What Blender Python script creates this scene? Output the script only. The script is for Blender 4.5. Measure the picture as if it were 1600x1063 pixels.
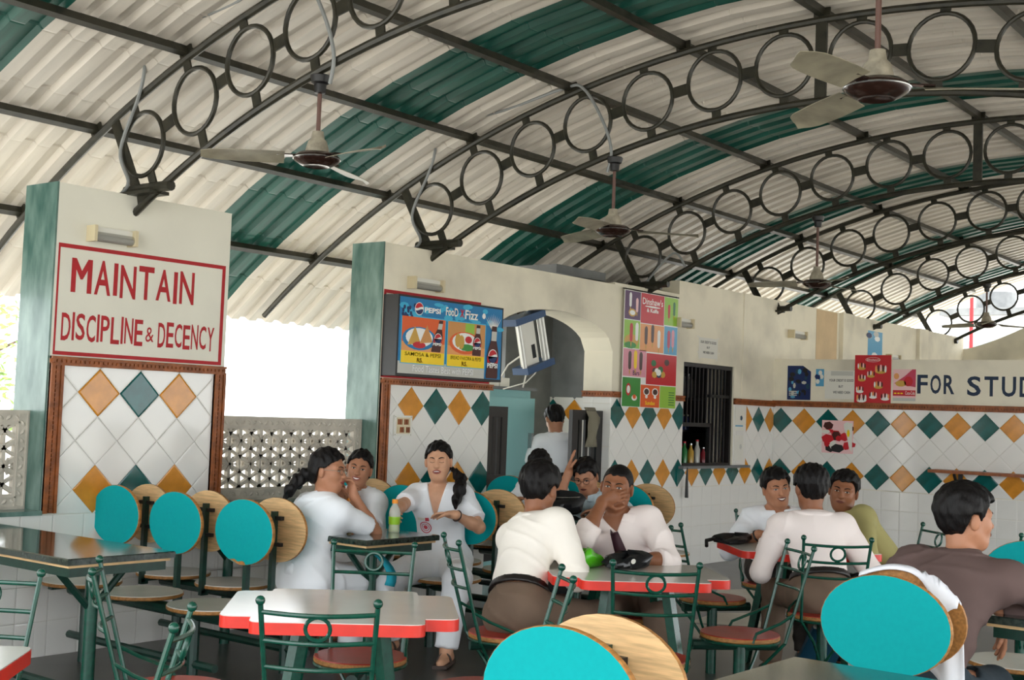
import bpy, bmesh, math, random
import numpy as np
from mathutils import Vector, Matrix
random.seed(7); np.random.seed(7)
for o in list(bpy.data.objects): bpy.data.objects.remove(o, do_unlink=True)
SC = bpy.context.scene
COL = SC.collection
# ------------------------------------------------------------------ camera
CAM_POS = Vector((0.0, -6.57, 1.48)); PITCH, ROLL, YAW = 0.0574, 0.0376, 0.9001
fw = Vector((math.sin(YAW)*math.cos(PITCH), math.cos(YAW)*math.cos(PITCH), math.sin(PITCH)))
rt = Vector((math.cos(YAW), -math.sin(YAW), 0)); up = rt.cross(fw)
rt2 = math.cos(ROLL)*rt + math.sin(ROLL)*up; up2 = -math.sin(ROLL)*rt + math.cos(ROLL)*up
cam_d = bpy.data.cameras.new('camera'); cam = bpy.data.objects.new('camera', cam_d); COL.objects.link(cam)
M = Matrix((( rt2.x, up2.x, -fw.x, CAM_POS.x),( rt2.y, up2.y, -fw.y, CAM_POS.y),( rt2.z, up2.z, -fw.z, CAM_POS.z),(0,0,0,1)))
cam.matrix_world = M
cam_d.sensor_fit = 'HORIZONTAL'; cam_d.sensor_width = 36.0; cam_d.lens = 1981.8/1600*36.0; cam_d.clip_start = 0.05; cam_d.clip_end = 500
SC.camera = cam
# ------------------------------------------------------------------ sky, sun, exposure
w = bpy.data.worlds.new('sky'); SC.world = w; w.use_nodes = True
bg = w.node_tree.nodes['Background']; bg.inputs[0].default_value = (0.93, 0.97, 1.0, 1); bg.inputs[1].default_value = 2.6
sun_d = bpy.data.lights.new('sun', 'SUN'); sun = bpy.data.objects.new('sun', sun_d); COL.objects.link(sun)
sun_d.energy = 5.0; sun_d.angle = math.radians(3); sun_d.color = (1.0, 0.95, 0.87)
sun.rotation_euler = Vector((-0.25, -0.55, 1.5)).to_track_quat('Z', 'Y').to_euler(); sun.location = (0, -12, 12)
SC.view_settings.view_transform = 'Standard'; SC.view_settings.look = 'None'
SC.view_settings.gamma = 1.0; SC.view_settings.use_curve_mapping = False
SC.view_settings.exposure = 0.72
# ------------------------------------------------------------------ materials
def srgb(r, g, b): 
    f = lambda c: (c/255/12.92) if c/255 <= 0.04045 else ((c/255+0.055)/1.055)**2.4
    return (f(r), f(g), f(b))
MATS = {}
def mat(name, col, rough=0.6, metal=0.0, var=0.0, scale=6.0, bump=0.0, bscale=40.0, col2=None, spec=0.5, coat=0.0, coord='Object', stretch=None, detail=4.0, lo=0.35, hi=0.65, emis=None, estr=0.0, alpha=None, trans=0.0):
    m = bpy.data.materials.new(name); m.use_nodes = True; nt = m.node_tree; b = nt.nodes['Principled BSDF']
    b.inputs['Roughness'].default_value = rough; b.inputs['Metallic'].default_value = metal
    b.inputs['Specular IOR Level'].default_value = spec; b.inputs['Coat Weight'].default_value = coat; b.inputs['Coat Roughness'].default_value = 0.08
    b.inputs['Base Color'].default_value = (*col, 1)
    if trans: b.inputs['Transmission Weight'].default_value = trans
    if alpha is not None: b.inputs['Alpha'].default_value = alpha
    if emis: b.inputs['Emission Color'].default_value = (*emis, 1); b.inputs['Emission Strength'].default_value = estr
    if var or col2 or bump:
        tc = nt.nodes.new('ShaderNodeTexCoord'); src = tc.outputs[coord]
        if stretch:
            mp = nt.nodes.new('ShaderNodeMapping'); mp.inputs['Scale'].default_value = stretch; nt.links.new(src, mp.inputs[0]); src = mp.outputs[0]
        if var or col2:
            nz = nt.nodes.new('ShaderNodeTexNoise'); nz.inputs['Scale'].default_value = scale; nz.inputs['Detail'].default_value = detail; nt.links.new(src, nz.inputs['Vector'])
            rp = nt.nodes.new('ShaderNodeValToRGB'); nt.links.new(nz.outputs['Fac'], rp.inputs[0])
            c2 = col2 if col2 else tuple(max(0, c*(1-var)) for c in col)
            c1 = col if col2 else tuple(min(1, c*(1+var*0.4)) for c in col)
            rp.color_ramp.elements[0].position = lo; rp.color_ramp.elements[1].position = hi
            rp.color_ramp.elements[0].color = (*c2, 1); rp.color_ramp.elements[1].color = (*c1, 1)
            nt.links.new(rp.outputs[0], b.inputs['Base Color'])
        if bump:
            n2 = nt.nodes.new('ShaderNodeTexNoise'); n2.inputs['Scale'].default_value = bscale; n2.inputs['Detail'].default_value = 3; nt.links.new(src, n2.inputs['Vector'])
            bp = nt.nodes.new('ShaderNodeBump'); bp.inputs['Strength'].default_value = bump; bp.inputs['Distance'].default_value = 0.01
            nt.links.new(n2.outputs['Fac'], bp.inputs['Height']); nt.links.new(bp.outputs[0], b.inputs['Normal'])
    MATS[name] = m; return m
def attr_mat(name, rough=0.55, spec=0.4, sss=0.0, bump=0.0):
    m = bpy.data.materials.new(name); m.use_nodes = True; nt = m.node_tree; b = nt.nodes['Principled BSDF']
    a = nt.nodes.new('ShaderNodeAttribute'); a.attribute_name = 'Col'; nt.links.new(a.outputs['Color'], b.inputs['Base Color'])
    b.inputs['Roughness'].default_value = rough; b.inputs['Specular IOR Level'].default_value = spec
    MATS[name] = m; return m
mat('paint_cream', srgb(229,226,211), 0.75, var=0.10, scale=1.3, bump=0.06, bscale=30, detail=8, lo=0.25, hi=0.6)
mat('paint_stained', srgb(228,221,201), 0.8, var=0.22, scale=1.7, bump=0.08, bscale=25, detail=10, lo=0.28, hi=0.55)
mat('paint_red', srgb(176,22,30), 0.6, var=0.12, scale=20)
mat('paint_navy', srgb(20,44,72), 0.6, var=0.2, scale=20)
mat('marble_green', srgb(122,148,138), 0.3, var=0.5, scale=4, detail=10, col2=srgb(56,92,84), lo=0.3, hi=0.72, coat=0.2, stretch=(3,3,1))
mat('carved_wood', srgb(152,84,38), 0.45, var=0.35, scale=18, bump=0.4, bscale=60, stretch=(1,1,1))
mat('tile_white', srgb(236,234,228), 0.10, var=0.025, scale=3, spec=0.5, detail=2)
mat('tile_orange', srgb(214,142,42), 0.12, var=0.18, scale=9, spec=0.5)
mat('tile_teal', srgb(14,92,88), 0.10, var=0.28, scale=9, spec=0.5)
mat('grout', srgb(150,142,128), 0.9)
mat('plaster_grey', srgb(128,130,130), 0.85, var=0.18, scale=3, bump=0.1, detail=8, col2=srgb(108,110,111))
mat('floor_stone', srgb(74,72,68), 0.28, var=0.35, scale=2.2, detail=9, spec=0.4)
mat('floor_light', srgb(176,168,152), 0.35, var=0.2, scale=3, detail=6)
mat('ground_out', srgb(203,200,192), 0.9, var=0.15, scale=0.6)
mat('roof_cream', srgb(211,203,191), 0.42, var=0.16, scale=1.5, detail=8, stretch=(6,0.7,0.7), spec=0.5)
mat('roof_green', srgb(22,84,72), 0.38, var=0.32, scale=2.5, detail=8, stretch=(6,0.7,0.7), spec=0.5)
mat('truss_metal', srgb(34,34,28), 0.36, var=0.35, scale=14, spec=0.4, detail=6, col2=srgb(52,50,40), lo=0.45, hi=0.7)
mat('conduit', srgb(140,143,142), 0.5)
mat('fan_brown', srgb(50,32,26), 0.2, metal=0.3, spec=0.6)
mat('fan_beige', srgb(168,160,142), 0.4, var=0.3, scale=25)
mat('fan_blade', srgb(150,143,122), 0.4, var=0.3, scale=8, detail=6)
mat('fan_rod', srgb(104,76,68), 0.5)
mat('granite', srgb(34,44,40), 0.10, var=0.4, scale=60, detail=6, col2=srgb(58,68,60), coat=0.4)
mat('plywood', srgb(222,184,132), 0.6, var=0.25, scale=9, stretch=(1,1,14), detail=5)
mat('plywood_dark', srgb(176,122,62), 0.6, var=0.35, scale=10, stretch=(1,8,8), detail=5)
mat('lam_teal', srgb(2,158,160), 0.6, var=0.03, scale=60, spec=0.12)
mat('lam_white', srgb(214,210,200), 0.25, var=0.06, scale=5)
mat('lam_red', srgb(172,46,34), 0.3, var=0.12, scale=10)
mat('edge_red', srgb(226,52,38), 0.3, var=0.10, scale=12)
mat('table_white', srgb(212,208,200), 0.16, var=0.05, scale=4)
mat('metal_green', srgb(14,74,58), 0.25, var=0.2, scale=30, spec=0.6)
mat('metal_green_dark', srgb(18,56,46), 0.3, var=0.25, scale=30, spec=0.6)
mat('steel', srgb(170,172,172), 0.25, metal=0.9)
mat('alu', srgb(205,205,200), 0.35, metal=0.3)
mat('black', srgb(22,22,24), 0.45, var=0.2, scale=20)
mat('black_wood', srgb(30,27,26), 0.4, var=0.3, scale=12)
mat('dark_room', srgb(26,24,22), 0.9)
mat('white_plastic', srgb(226,224,214), 0.4)
mat('cream_plastic', srgb(214,200,164), 0.45)
mat('fridge', srgb(140,190,190), 0.3, var=0.05, scale=2)
mat('jali', srgb(200,192,178), 0.85, var=0.22, scale=6, bump=0.25, bscale=30, detail=8)
mat('blue_plastic', srgb(22,66,110), 0.4)
mat('paper', srgb(226,224,214), 0.85)
mat('paper_tan', srgb(214,188,150), 0.85, var=0.1, scale=4)
mat('ink', srgb(24,26,30), 0.7)
mat('bark', srgb(96,80,62), 0.9, var=0.3, scale=10)
mat('leaf', srgb(120,150,70), 0.7, var=0.4, scale=3)
# ------------------------------------------------------------------ mesh helpers
class MB:
    def __init__(s): s.v = []; s.f = []; s.mi = []; s.sm = []; s.cm = 0
    def add(s, vs, fs, smooth=False):
        o = len(s.v); s.v.extend([tuple(p) for p in vs])
        for f in fs: s.f.append([i+o for i in f]); s.mi.append(s.cm); s.sm.append(smooth)
        return s
    def box(s, x0, x1, y0, y1, z0, z1):
        return s.add([(x0,y0,z0),(x1,y0,z0),(x1,y1,z0),(x0,y1,z0),(x0,y0,z1),(x1,y0,z1),(x1,y1,z1),(x0,y1,z1)],
              [(0,3,2,1),(4,5,6,7),(0,1,5,4),(1,2,6,5),(2,3,7,6),(3,0,4,7)])
    def obox(s, c, ax, ay, az, hx, hy, hz):
        c, ax, ay, az = Vector(c), Vector(ax).normalized(), Vector(ay).normalized(), Vector(az).normalized()
        vs = [c+ax*hx*i+ay*hy*j+az*hz*k for k in (-1,1) for i, j in ((-1,-1),(1,-1),(1,1),(-1,1))]
        return s.add(vs, [(0,3,2,1),(4,5,6,7),(0,1,5,4),(1,2,6,5),(2,3,7,6),(3,0,4,7)])
    def bar(s, a, b, w, h, upv=(0,0,1)):
        a, b = Vector(a), Vector(b); d = (b-a); L = d.length; d.normalize(); u = Vector(upv); sd = d.cross(u)
        if sd.length < 1e-4: sd = d.cross(Vector((1,0,0)))
        sd.normalize(); u = sd.cross(d)
        return s.obox((a+b)/2, d, sd, u, L/2, w/2, h/2)
    def tube(s, path, r, n=8, closed=False, cap=True):
        P = [Vector(p) for p in path]; m = len(P); rs = r if isinstance(r, (list, tuple)) else [r]*m
        T = []
        for i in range(m):
            if closed: t = P[(i+1) % m]-P[i-1]
            else: t = P[min(i+1, m-1)]-P[max(i-1, 0)]
            T.append(t.normalized())
        ref = Vector((0,0,1)) if abs(T[0].z) < 0.9 else Vector((1,0,0))
        nn = T[0].cross(ref).normalized(); vs = []
        for i in range(m):
            nn = (nn - T[i]*nn.dot(T[i]))
            if nn.length < 1e-5: nn = T[i].orthogonal()
            nn.normalize(); bb = T[i].cross(nn)
            for k in range(n):
                a = 2*math.pi*k/n; vs.append(P[i]+(nn*math.cos(a)+bb*math.sin(a))*rs[i])
        fs = []
        for i in range(m if closed else m-1):
            j = (i+1) % m
            for k in range(n): fs.append((i*n+k, j*n+k, j*n+(k+1) % n, i*n+(k+1) % n))
        o = len(s.v); s.add(vs, fs, True)
        if cap and not closed:
            s.f.append([o+k for k in range(n)]); s.mi.append(s.cm); s.sm.append(False)
            s.f.append([o+(m-1)*n+k for k in reversed(range(n))]); s.mi.append(s.cm); s.sm.append(False)
        return s
    def lathe(s, prof, c=(0,0,0), n=20, axis='Z', smooth=True):
        vs = []; c = Vector(c)
        for (rr, z) in prof:
            for k in range(n):
                a = 2*math.pi*k/n
                p = Vector((rr*math.cos(a), rr*math.sin(a), z))
                if axis == 'X': p = Vector((p.z, p.x, p.y))
                if axis == 'Y': p = Vector((p.y, p.z, p.x))
                vs.append(c+p)
        fs = [(i*n+k, i*n+(k+1) % n, (i+1)*n+(k+1) % n, (i+1)*n+k) for i in range(len(prof)-1) for k in range(n)]
        o = len(s.v); s.add(vs, fs, smooth)
        for i, rev in ((0, True), (len(prof)-1, False)):
            if prof[i][0] > 1e-4:
                idx = [o+i*n+k for k in range(n)]; s.f.append(idx[::-1] if rev else idx); s.mi.append(s.cm); s.sm.append(False)
        return s
    def sphere(s, c, r, n=10, sc=(1,1,1)):
        m = max(4, n//2); prof = [(r*math.sin(math.pi*i/m), -r*math.cos(math.pi*i/m)) for i in range(m+1)]
        vs = []
        for (rr, z) in prof:
            for k in range(n): a = 2*math.pi*k/n; vs.append((c[0]+max(rr,1e-5)*math.cos(a)*sc[0], c[1]+max(rr,1e-5)*math.sin(a)*sc[1], c[2]+z*sc[2]))
        return s.add(vs, [(i*n+k, i*n+(k+1) % n, (i+1)*n+(k+1) % n, (i+1)*n+k) for i in range(m) for k in range(n)], True)
    def prism(s, poly, f0, f1):
        """poly: 2-D points; f0/f1 map a point to the two faces; poly is counter-clockwise seen from f1's side"""
        n = len(poly); vs = [f0(p) for p in poly]+[f1(p) for p in poly]
        return s.add(vs, [tuple(range(n-1,-1,-1)), tuple(range(n,2*n))]+[(i,(i+1) % n,n+(i+1) % n,n+i) for i in range(n)])
    def mesh(s, name, mats, sharp=35):
        me = bpy.data.meshes.new(name); me.from_pydata(s.v, [], s.f)
        if not isinstance(mats, (list, tuple)): mats = [mats]
        for m in mats: me.materials.append(MATS[m] if isinstance(m, str) else m)
        me.polygons.foreach_set('material_index', s.mi); me.polygons.foreach_set('use_smooth', s.sm)
        me.update()
        if any(s.sm): me.set_sharp_from_angle(angle=math.radians(sharp))
        return me
def link(name, me, parent=None, loc=None):
    o = bpy.data.objects.new(name, me); COL.objects.link(o)
    if parent is not None: o.parent = parent
    if loc is not None: o.location = loc
    return o
def obj(name, mb, m, parent=None, world=False, sharp=35):
    o = link(name, mb.mesh(name, m, sharp), parent)
    if world and parent is not None: o.matrix_parent_inverse = parent_world(parent).inverted()
    return o
def parent_world(p):
    b = Matrix.LocRotScale(p.location, p.rotation_euler, p.scale)
    return (parent_world(p.parent) @ p.matrix_parent_inverse @ b) if p.parent else b
def tag(o, label=None, cat=None, group=None, kind=None):
    if label: o['label'] = label
    if cat: o['category'] = cat
    if group: o['group'] = group
    if kind: o['kind'] = kind
    return o
def thing(name, label, cat, loc=(0,0,0), rotz=0.0, group=None):
    o = bpy.data.objects.new(name, None); COL.objects.link(o); o.location = loc; o.rotation_euler = (0,0,rotz); o.empty_display_size = 0.1
    return tag(o, label, cat, group)
def struct(name, mb, m, parent=None, label=None):
    o = obj(name, mb, m, parent)
    if parent is None: o['kind'] = 'structure'
    if label: o['label'] = label
    return o
def copy_tree(o, parent=None, loc=None, rotz=None, label=None, group=None):
    c = o.copy(); COL.objects.link(c); c.parent = parent
    if loc is not None: c.location = loc
    if rotz is not None: c.rotation_euler = (0,0,rotz)
    if label: c['label'] = label
    if group: c['group'] = group
    for ch in list(o.children): copy_tree(ch, c)
    return c
_txt_cache = {}
def text_poly(s, bold=0.0, res=3):
    """flat triangulated lettering, normalised to its own bounding box (0..1, 0..1)"""
    key = (s, bold, res)
    if key in _txt_cache: return _txt_cache[key]
    cu = bpy.data.curves.new('txt', 'FONT'); cu.body = s; cu.offset = bold; cu.resolution_u = res; cu.fill_mode = 'FRONT'
    o = bpy.data.objects.new('txt', cu); COL.objects.link(o)
    dg = bpy.context.evaluated_depsgraph_get(); me = bpy.data.meshes.new_from_object(o.evaluated_get(dg))
    v = np.array([p.co[:2] for p in me.vertices]); f = [list(p.vertices) for p in me.polygons]
    lo, hi = v.min(0), v.max(0); asp = (hi[0]-lo[0])/(hi[1]-lo[1]); v = (v-lo)/(hi-lo)
    bpy.data.objects.remove(o, do_unlink=True); bpy.data.curves.remove(cu); bpy.data.meshes.remove(me)
    _txt_cache[key] = (v, f, asp); return _txt_cache[key]
def put_text(mb, s, fn, u0, u1, v0, v1, bold=0.0, h=0.0, res=3):
    """lettering fitted to the rectangle u0..u1, v0..v1 of a surface; fn(u, v, h) -> point"""
    v, f, a = text_poly(s, bold, res)
    mb.add([fn(u0+(u1-u0)*p[0], v0+(v1-v0)*p[1], h) for p in v], f)
def rect(mb, fn, u0, u1, v0, v1, h=0.0): mb.add([fn(u0,v0,h),fn(u1,v0,h),fn(u1,v1,h),fn(u0,v1,h)], [(0,1,2,3)])
def blob(mb, fn, cu, cv, ru, rv, h=0.0, n=14, rot=0.0, pts=None):
    P = pts or [(math.cos(2*math.pi*k/n), math.sin(2*math.pi*k/n)) for k in range(n)]
    c, s_ = math.cos(rot), math.sin(rot)
    mb.add([fn(cu+ru*(p[0]*c-p[1]*s_), cv+rv*(p[0]*s_+p[1]*c), h) for p in P], [tuple(range(len(P)))])
# ------------------------------------------------------------------ floor, ground, walls
WT = 2.71; TH = 0.32; XB = 13.07; D = 0.2828; H1 = 1.6483
LW = lambda u, v, h=0.0: Vector((u, -h, v))
BW = lambda u, v, h=0.0: Vector((XB-h, -u, v))
struct('ground_outside', MB().box(-60, 120, -60, 90, -0.35, -0.10), 'ground_out')
fl = struct('floor', MB().box(-3.2, 19.4, -9.0, 0.33, -0.10, 0.0), 'floor_stone')
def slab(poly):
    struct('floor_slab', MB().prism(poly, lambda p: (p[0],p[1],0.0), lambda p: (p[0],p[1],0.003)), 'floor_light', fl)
struct('floor_back_room', MB().box(7.9, 13.0, 0.33, 1.72, -0.10, 0.0), 'floor_stone')
def arch_z(x):
    t = (x-8.90)/0.89; return 2.085+0.305*math.sqrt(max(0.0, 1-t*t))
wl = MB()
wl.box(6.73, 8.01, 0, TH, 0, WT)
N = 24
for i in range(N):
    x0 = 8.01+1.78*i/N; x1 = 8.01+1.78*(i+1)/N
    za, zb = arch_z(x0), arch_z(x1)
    wl.add([(x0,0,za),(x1,0,zb),(x1,TH,zb),(x0,TH,za),(x0,0,WT),(x1,0,WT),(x1,TH,WT),(x0,TH,WT)],
           [(0,3,2,1),(4,5,6,7),(0,1,5,4),(2,3,7,6)])
wl.box(9.79, 10.95, 0, TH, 0, WT+0.02); wl.box(10.95, 11.08, 0, TH, 0, 2.87)
wl.box(11.08, 12.13, 0, TH, 0, 1.00); wl.box(11.08, 12.13, 0, TH, 2.06, 2.87)
wl.box(12.13, 19.3, 0, TH, 0, 2.87)
wall_left = struct('wall_left', wl, 'paint_stained')
pier = struct('wall_pier', MB().box(4.04, 5.29, 0, TH, 0, WT), 'paint_cream')
dw = struct('wall_dwarf', MB().box(-1.0, 4.04, 0.0, TH, 0, 0.80).box(5.29, 6.73, 0.0, TH, 0, 0.80), 'grout')
for i, (a, b) in enumerate(((-1.0, 4.04), (5.29, 6.73))):
    struct('sill', MB().box(a, b, -0.015, TH+0.02, 0.80, 0.825), 'marble_green', dw)
# green marble cladding on the two visible pier ends
def clad(par, x):
    m = MB(); m.box(x-0.012, x, 0.002, TH+0.012, 0, WT+0.004); struct('marble_cladding', m, 'marble_green', par)
clad(pier, 4.04); clad(wall_left, 6.73)
# pilasters of the long wall beyond the partition
for x0, x1 in ((12.30, 12.50), (14.80, 15.13), (17.37, 17.70)):
    struct('pilaster', MB().box(x0, x1, -0.05 if x0 > 13 else -0.012, 0.0, (0 if x0 > 13 else 1.72), 2.872), 'paint_stained', wall_left)
# partition wall with tiles
wb = MB().box(XB, XB+0.16, -6.4, 0.0, 0, 2.198)
wall_back = struct('wall_back', wb, 'paint_stained')
# far gable wall with a swept top
gp = [(0.3,0.0)]+[(0.25-0.1*i, 2.70+0.03*(0.1*i)+0.20*max(0,0.1*i-0.30)**1.6+0.16*max(0,0.1*i-.3)) for i in range(40)]+[(-3.7,0.0)]
struct('wall_gable', MB().prism(gp[::-1], lambda p: (19.3,p[0],p[1]), lambda p: (19.5,p[0],p[1])), 'paint_stained')
# room behind the arch
struct('wall_passage', MB().box(11.0, 11.12, TH, 1.6, 0, 2.62), 'plaster_grey')
struct('wall_passage_rear', MB().box(10.2, 11.12, 1.6, 1.72, 0, 2.62), 'plaster_grey')
struct('ceiling_passage', MB().box(9.6, 11.12, TH, 0.9, 2.62, 2.70).box(9.3, 10.10, TH, 1.1, 2.78, 2.86), 'plaster_grey')
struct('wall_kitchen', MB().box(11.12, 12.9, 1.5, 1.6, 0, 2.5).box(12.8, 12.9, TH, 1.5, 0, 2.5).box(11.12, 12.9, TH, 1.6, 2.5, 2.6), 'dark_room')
# ------------------------------------------------------------------ tiles
TILE_H = 0.006; G = 0.0022
def clip(poly, u0, u1, v0, v1):
    for ax, s, lim in ((0,1,u0),(0,-1,u1),(1,1,v0),(1,-1,v1)):
        out = []
        for i in range(len(poly)):
            a, b = poly[i-1], poly[i]; da, db = s*(a[ax]-lim), s*(b[ax]-lim)
            if (da >= 0) != (db >= 0):
                t = da/(da-db); out.append((a[0]+(b[0]-a[0])*t, a[1]+(b[1]-a[1])*t))
            if db >= 0: out.append(b)
        poly = out
        if len(poly) < 3: return []
    return poly
def area(p): return 0.5*abs(sum(p[i-1][0]*p[i][1]-p[i][0]*p[i-1][1] for i in range(len(p))))
def tile_mb(mb, poly, FN, o):
    n = len(poly); c = (sum(p[0] for p in poly)/n, sum(p[1] for p in poly)/n)
    ins = [(p[0]+(c[0]-p[0])*0.012/max(0.05,math.dist(p,c)), p[1]+(c[1]-p[1])*0.012/max(0.05,math.dist(p,c))) for p in poly]
    z0 = [FN(p[0],p[1],0.0)-o for p in poly]; z1 = [FN(p[0],p[1],TILE_H-0.0012)-o for p in poly]; z2 = [FN(p[0],p[1],TILE_H)-o for p in ins]
    fs = [tuple(2*n+i for i in range(n))]
    for i in range(n):
        j = (i+1) % n; fs += [(i,j,n+j,n+i), (n+i,n+j,2*n+j,2*n+i)]
    mb.add(z0+z1+z2, fs)
_full = {}
def place_tile(par, name, FN, fid, poly, c, rects, m):
    pieces = []; tot = area(poly)
    for r_ in rects:
        q = clip(poly, *r_)
        if q and area(q) > 2e-5: pieces.append(q)
    if not pieces: return
    o = FN(c[0], c[1], 0.0)
    if sum(area(q) for q in pieces) > 0.999*tot:
        key = (fid, name, m)
        if key not in _full:
            mb = MB(); tile_mb(mb, poly, FN, o); _full[key] = mb.mesh(name, m)
        me = _full[key]
    else:
        mb = MB()
        for q in pieces: tile_mb(mb, q, FN, o)
        me = mb.mesh(name, m)
    link(name, me, par, o)
def diamonds(par, FN, fid, u0, h1, rects, kmin, kmax, colour):
    hd = D/2-G*0.75
    def dia(c, m):
        poly = [(c[0]-hd,c[1]),(c[0],c[1]-hd),(c[0]+hd,c[1]),(c[0],c[1]+hd)]
        place_tile(par, 'diamond_tile', FN, fid, poly, c, rects, m)
    for k in range(kmin, kmax+1):
        for row in range(3):
            c = (u0+k*D, h1-D*(row+0.5))
            cm = colour(k, row) if row != 1 else None
            dia(c, cm or 'tile_white')
        for row in range(4): dia((u0+(k+0.5)*D, h1-D*row), 'tile_white')
def squares(par, FN, fid, ua, ub, z0, z1, s=0.2, off=0.0):
    u = math.floor((ua-off)/s)*s+off
    while u < ub-1e-4:
        v = z0
        while v < z1-1e-4:
            poly = [(u+G/2,v+G/2),(u+s-G/2,v+G/2),(u+s-G/2,v+s-G/2),(u+G/2,v+s-G/2)]
            place_tile(par, 'square_tile', FN, fid, poly, (u+s/2, v+s/2), [(ua,ub,z0,z1)], 'tile_white')
            v += s
        u += s
OT = ('tile_orange', 'tile_teal')
ZB = H1-3*D
diamonds(pier, LW, 'L', 4.3718, H1, [(4.125,5.205,ZB+0.003,H1+0.012)], -1, 3, lambda k, r: OT[k % 2] if 0 <= k <= 2 else None)
squares(pier, LW, 'L', 4.04, 5.29, 0.0, 0.80, off=0.115)
squares(dw, LW, 'L', 2.2, 4.04, 0.0, 0.80, off=0.115)
squares(dw, LW, 'L', 5.29, 6.73, 0.0, 0.80, off=0.115)
diamonds(wall_left, LW, 'L', 7.0738, H1, [(6.825,8.01,ZB+0.003,H1+0.012)], -1, 3, lambda k, r: OT[k % 2] if k >= 0 else None)
squares(wall_left, LW, 'L', 6.73, 8.01, 0.0, 0.80, off=0.05)
diamonds(wall_left, LW, 'L', 9.8799, H1+0.003, [(9.79,11.08,ZB+0.003,H1+0.02),(11.08,12.13,ZB+0.003,1.0),(12.13,12.42,ZB+0.003,1.0),(12.42,13.065,ZB+0.003,H1+0.02)], -1, 11, lambda k, r: OT[(k+1) % 2])
squares(wall_left, LW, 'L', 9.79, 13.065, 0.0, 0.80, off=0.11)
squares(wall_left, LW, 'L', 12.14, 12.42, 1.005, 1.665, s=0.22, off=0.11)
diamonds(wall_back, BW, 'B', 0.9422, 1.652, [(0.006,3.9,1.652-3*D+0.003,1.68)], -4, 10, lambda k, r: OT[k % 2])
squares(wall_back, BW, 'B', 0.006, 3.9, 0.0, 0.80, off=0.08)
# passage wall tiles seen through the arch
PW = lambda u, v, h=0.0: Vector((11.0-h, -u, v))
wp = bpy.data.objects['wall_passage']
diamonds(wp, PW, 'P', -1.56, H1, [(-1.6,-0.33,ZB,H1+0.02)], -1, 5, lambda k, r: OT[(k+1) % 2])
squares(wp, PW, 'P', -1.6, -0.33, 0.0, 0.80)
squares(wall_left, lambda u, v, h=0.0: Vector((9.79-h, u, v)), 'J', 0.0, TH, 0.0, 1.66, s=0.2)
# ------------------------------------------------------------------ carved brown trim
def carved(par, FN, u0, u1, v0, v1, vertical=False, depth=0.03):
    m = MB(); o = Vector((0,0,0))
    w = (u1-u0) if vertical else (v1-v0)
    def bx(a, b, c, d, h): 
        p = [FN(a,c,0.0),FN(b,c,0.0),FN(b,d,0.0),FN(a,d,0.0),FN(a,c,h),FN(b,c,h),FN(b,d,h),FN(a,d,h)]
        m.add(p, [(4,5,6,7),(0,1,5,4),(1,2,6,5),(2,3,7,6),(3,0,4,7)])
    if vertical:
        bx(u0,u1,v0,v1,depth*0.55); bx(u0,u0+w*0.28,v0,v1,depth); bx(u1-w*0.22,u1,v0,v1,depth*0.9)
        n = int((v1-v0)/0.026); 
        for i in range(n):
            v = v0+(i+0.5)*(v1-v0)/n; bx(u0+w*0.40,u0+w*0.66,v-0.009,v+0.009,depth*0.85)
    else:
        bx(u0,u1,v0,v1,depth*0.55); bx(u0,u1,v1-w*0.28,v1,depth); bx(u0,u1,v0,v0+w*0.22,depth*0.9)
        n = int((u1-u0)/0.030)
        for i in range(n):
            u = u0+(i+0.5)*(u1-u0)/n; bx(u-0.010,u+0.010,v0+w*0.34,v0+w*0.62,depth*0.85)
    return struct('carved_trim', m, 'carved_wood', par)
carved(pier, LW, 4.04, 5.29, H1+0.008, 1.708); carved(pier, LW, 4.04, 4.122, 0.81, H1+0.008, True); carved(pier, LW, 5.208, 5.29, 0.81, H1+0.008, True)
carved(wall_left, LW, 6.735, 8.03, H1+0.008, 1.703); carved(wall_left, LW, 6.735, 6.822, 0.81, H1+0.008, True)
carved(wall_left, LW, 9.78, 11.08, H1+0.012, 1.715); carved(wall_left, LW, 12.13, XB, H1+0.012, 1.725)
carved(wall_left, lambda u, v, h=0.0: Vector((9.79-h, u, v)), -0.03, TH, H1+0.012, 1.715)
carved(wall_back, BW, 0.0, 3.9, 1.668, 1.732)
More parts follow.
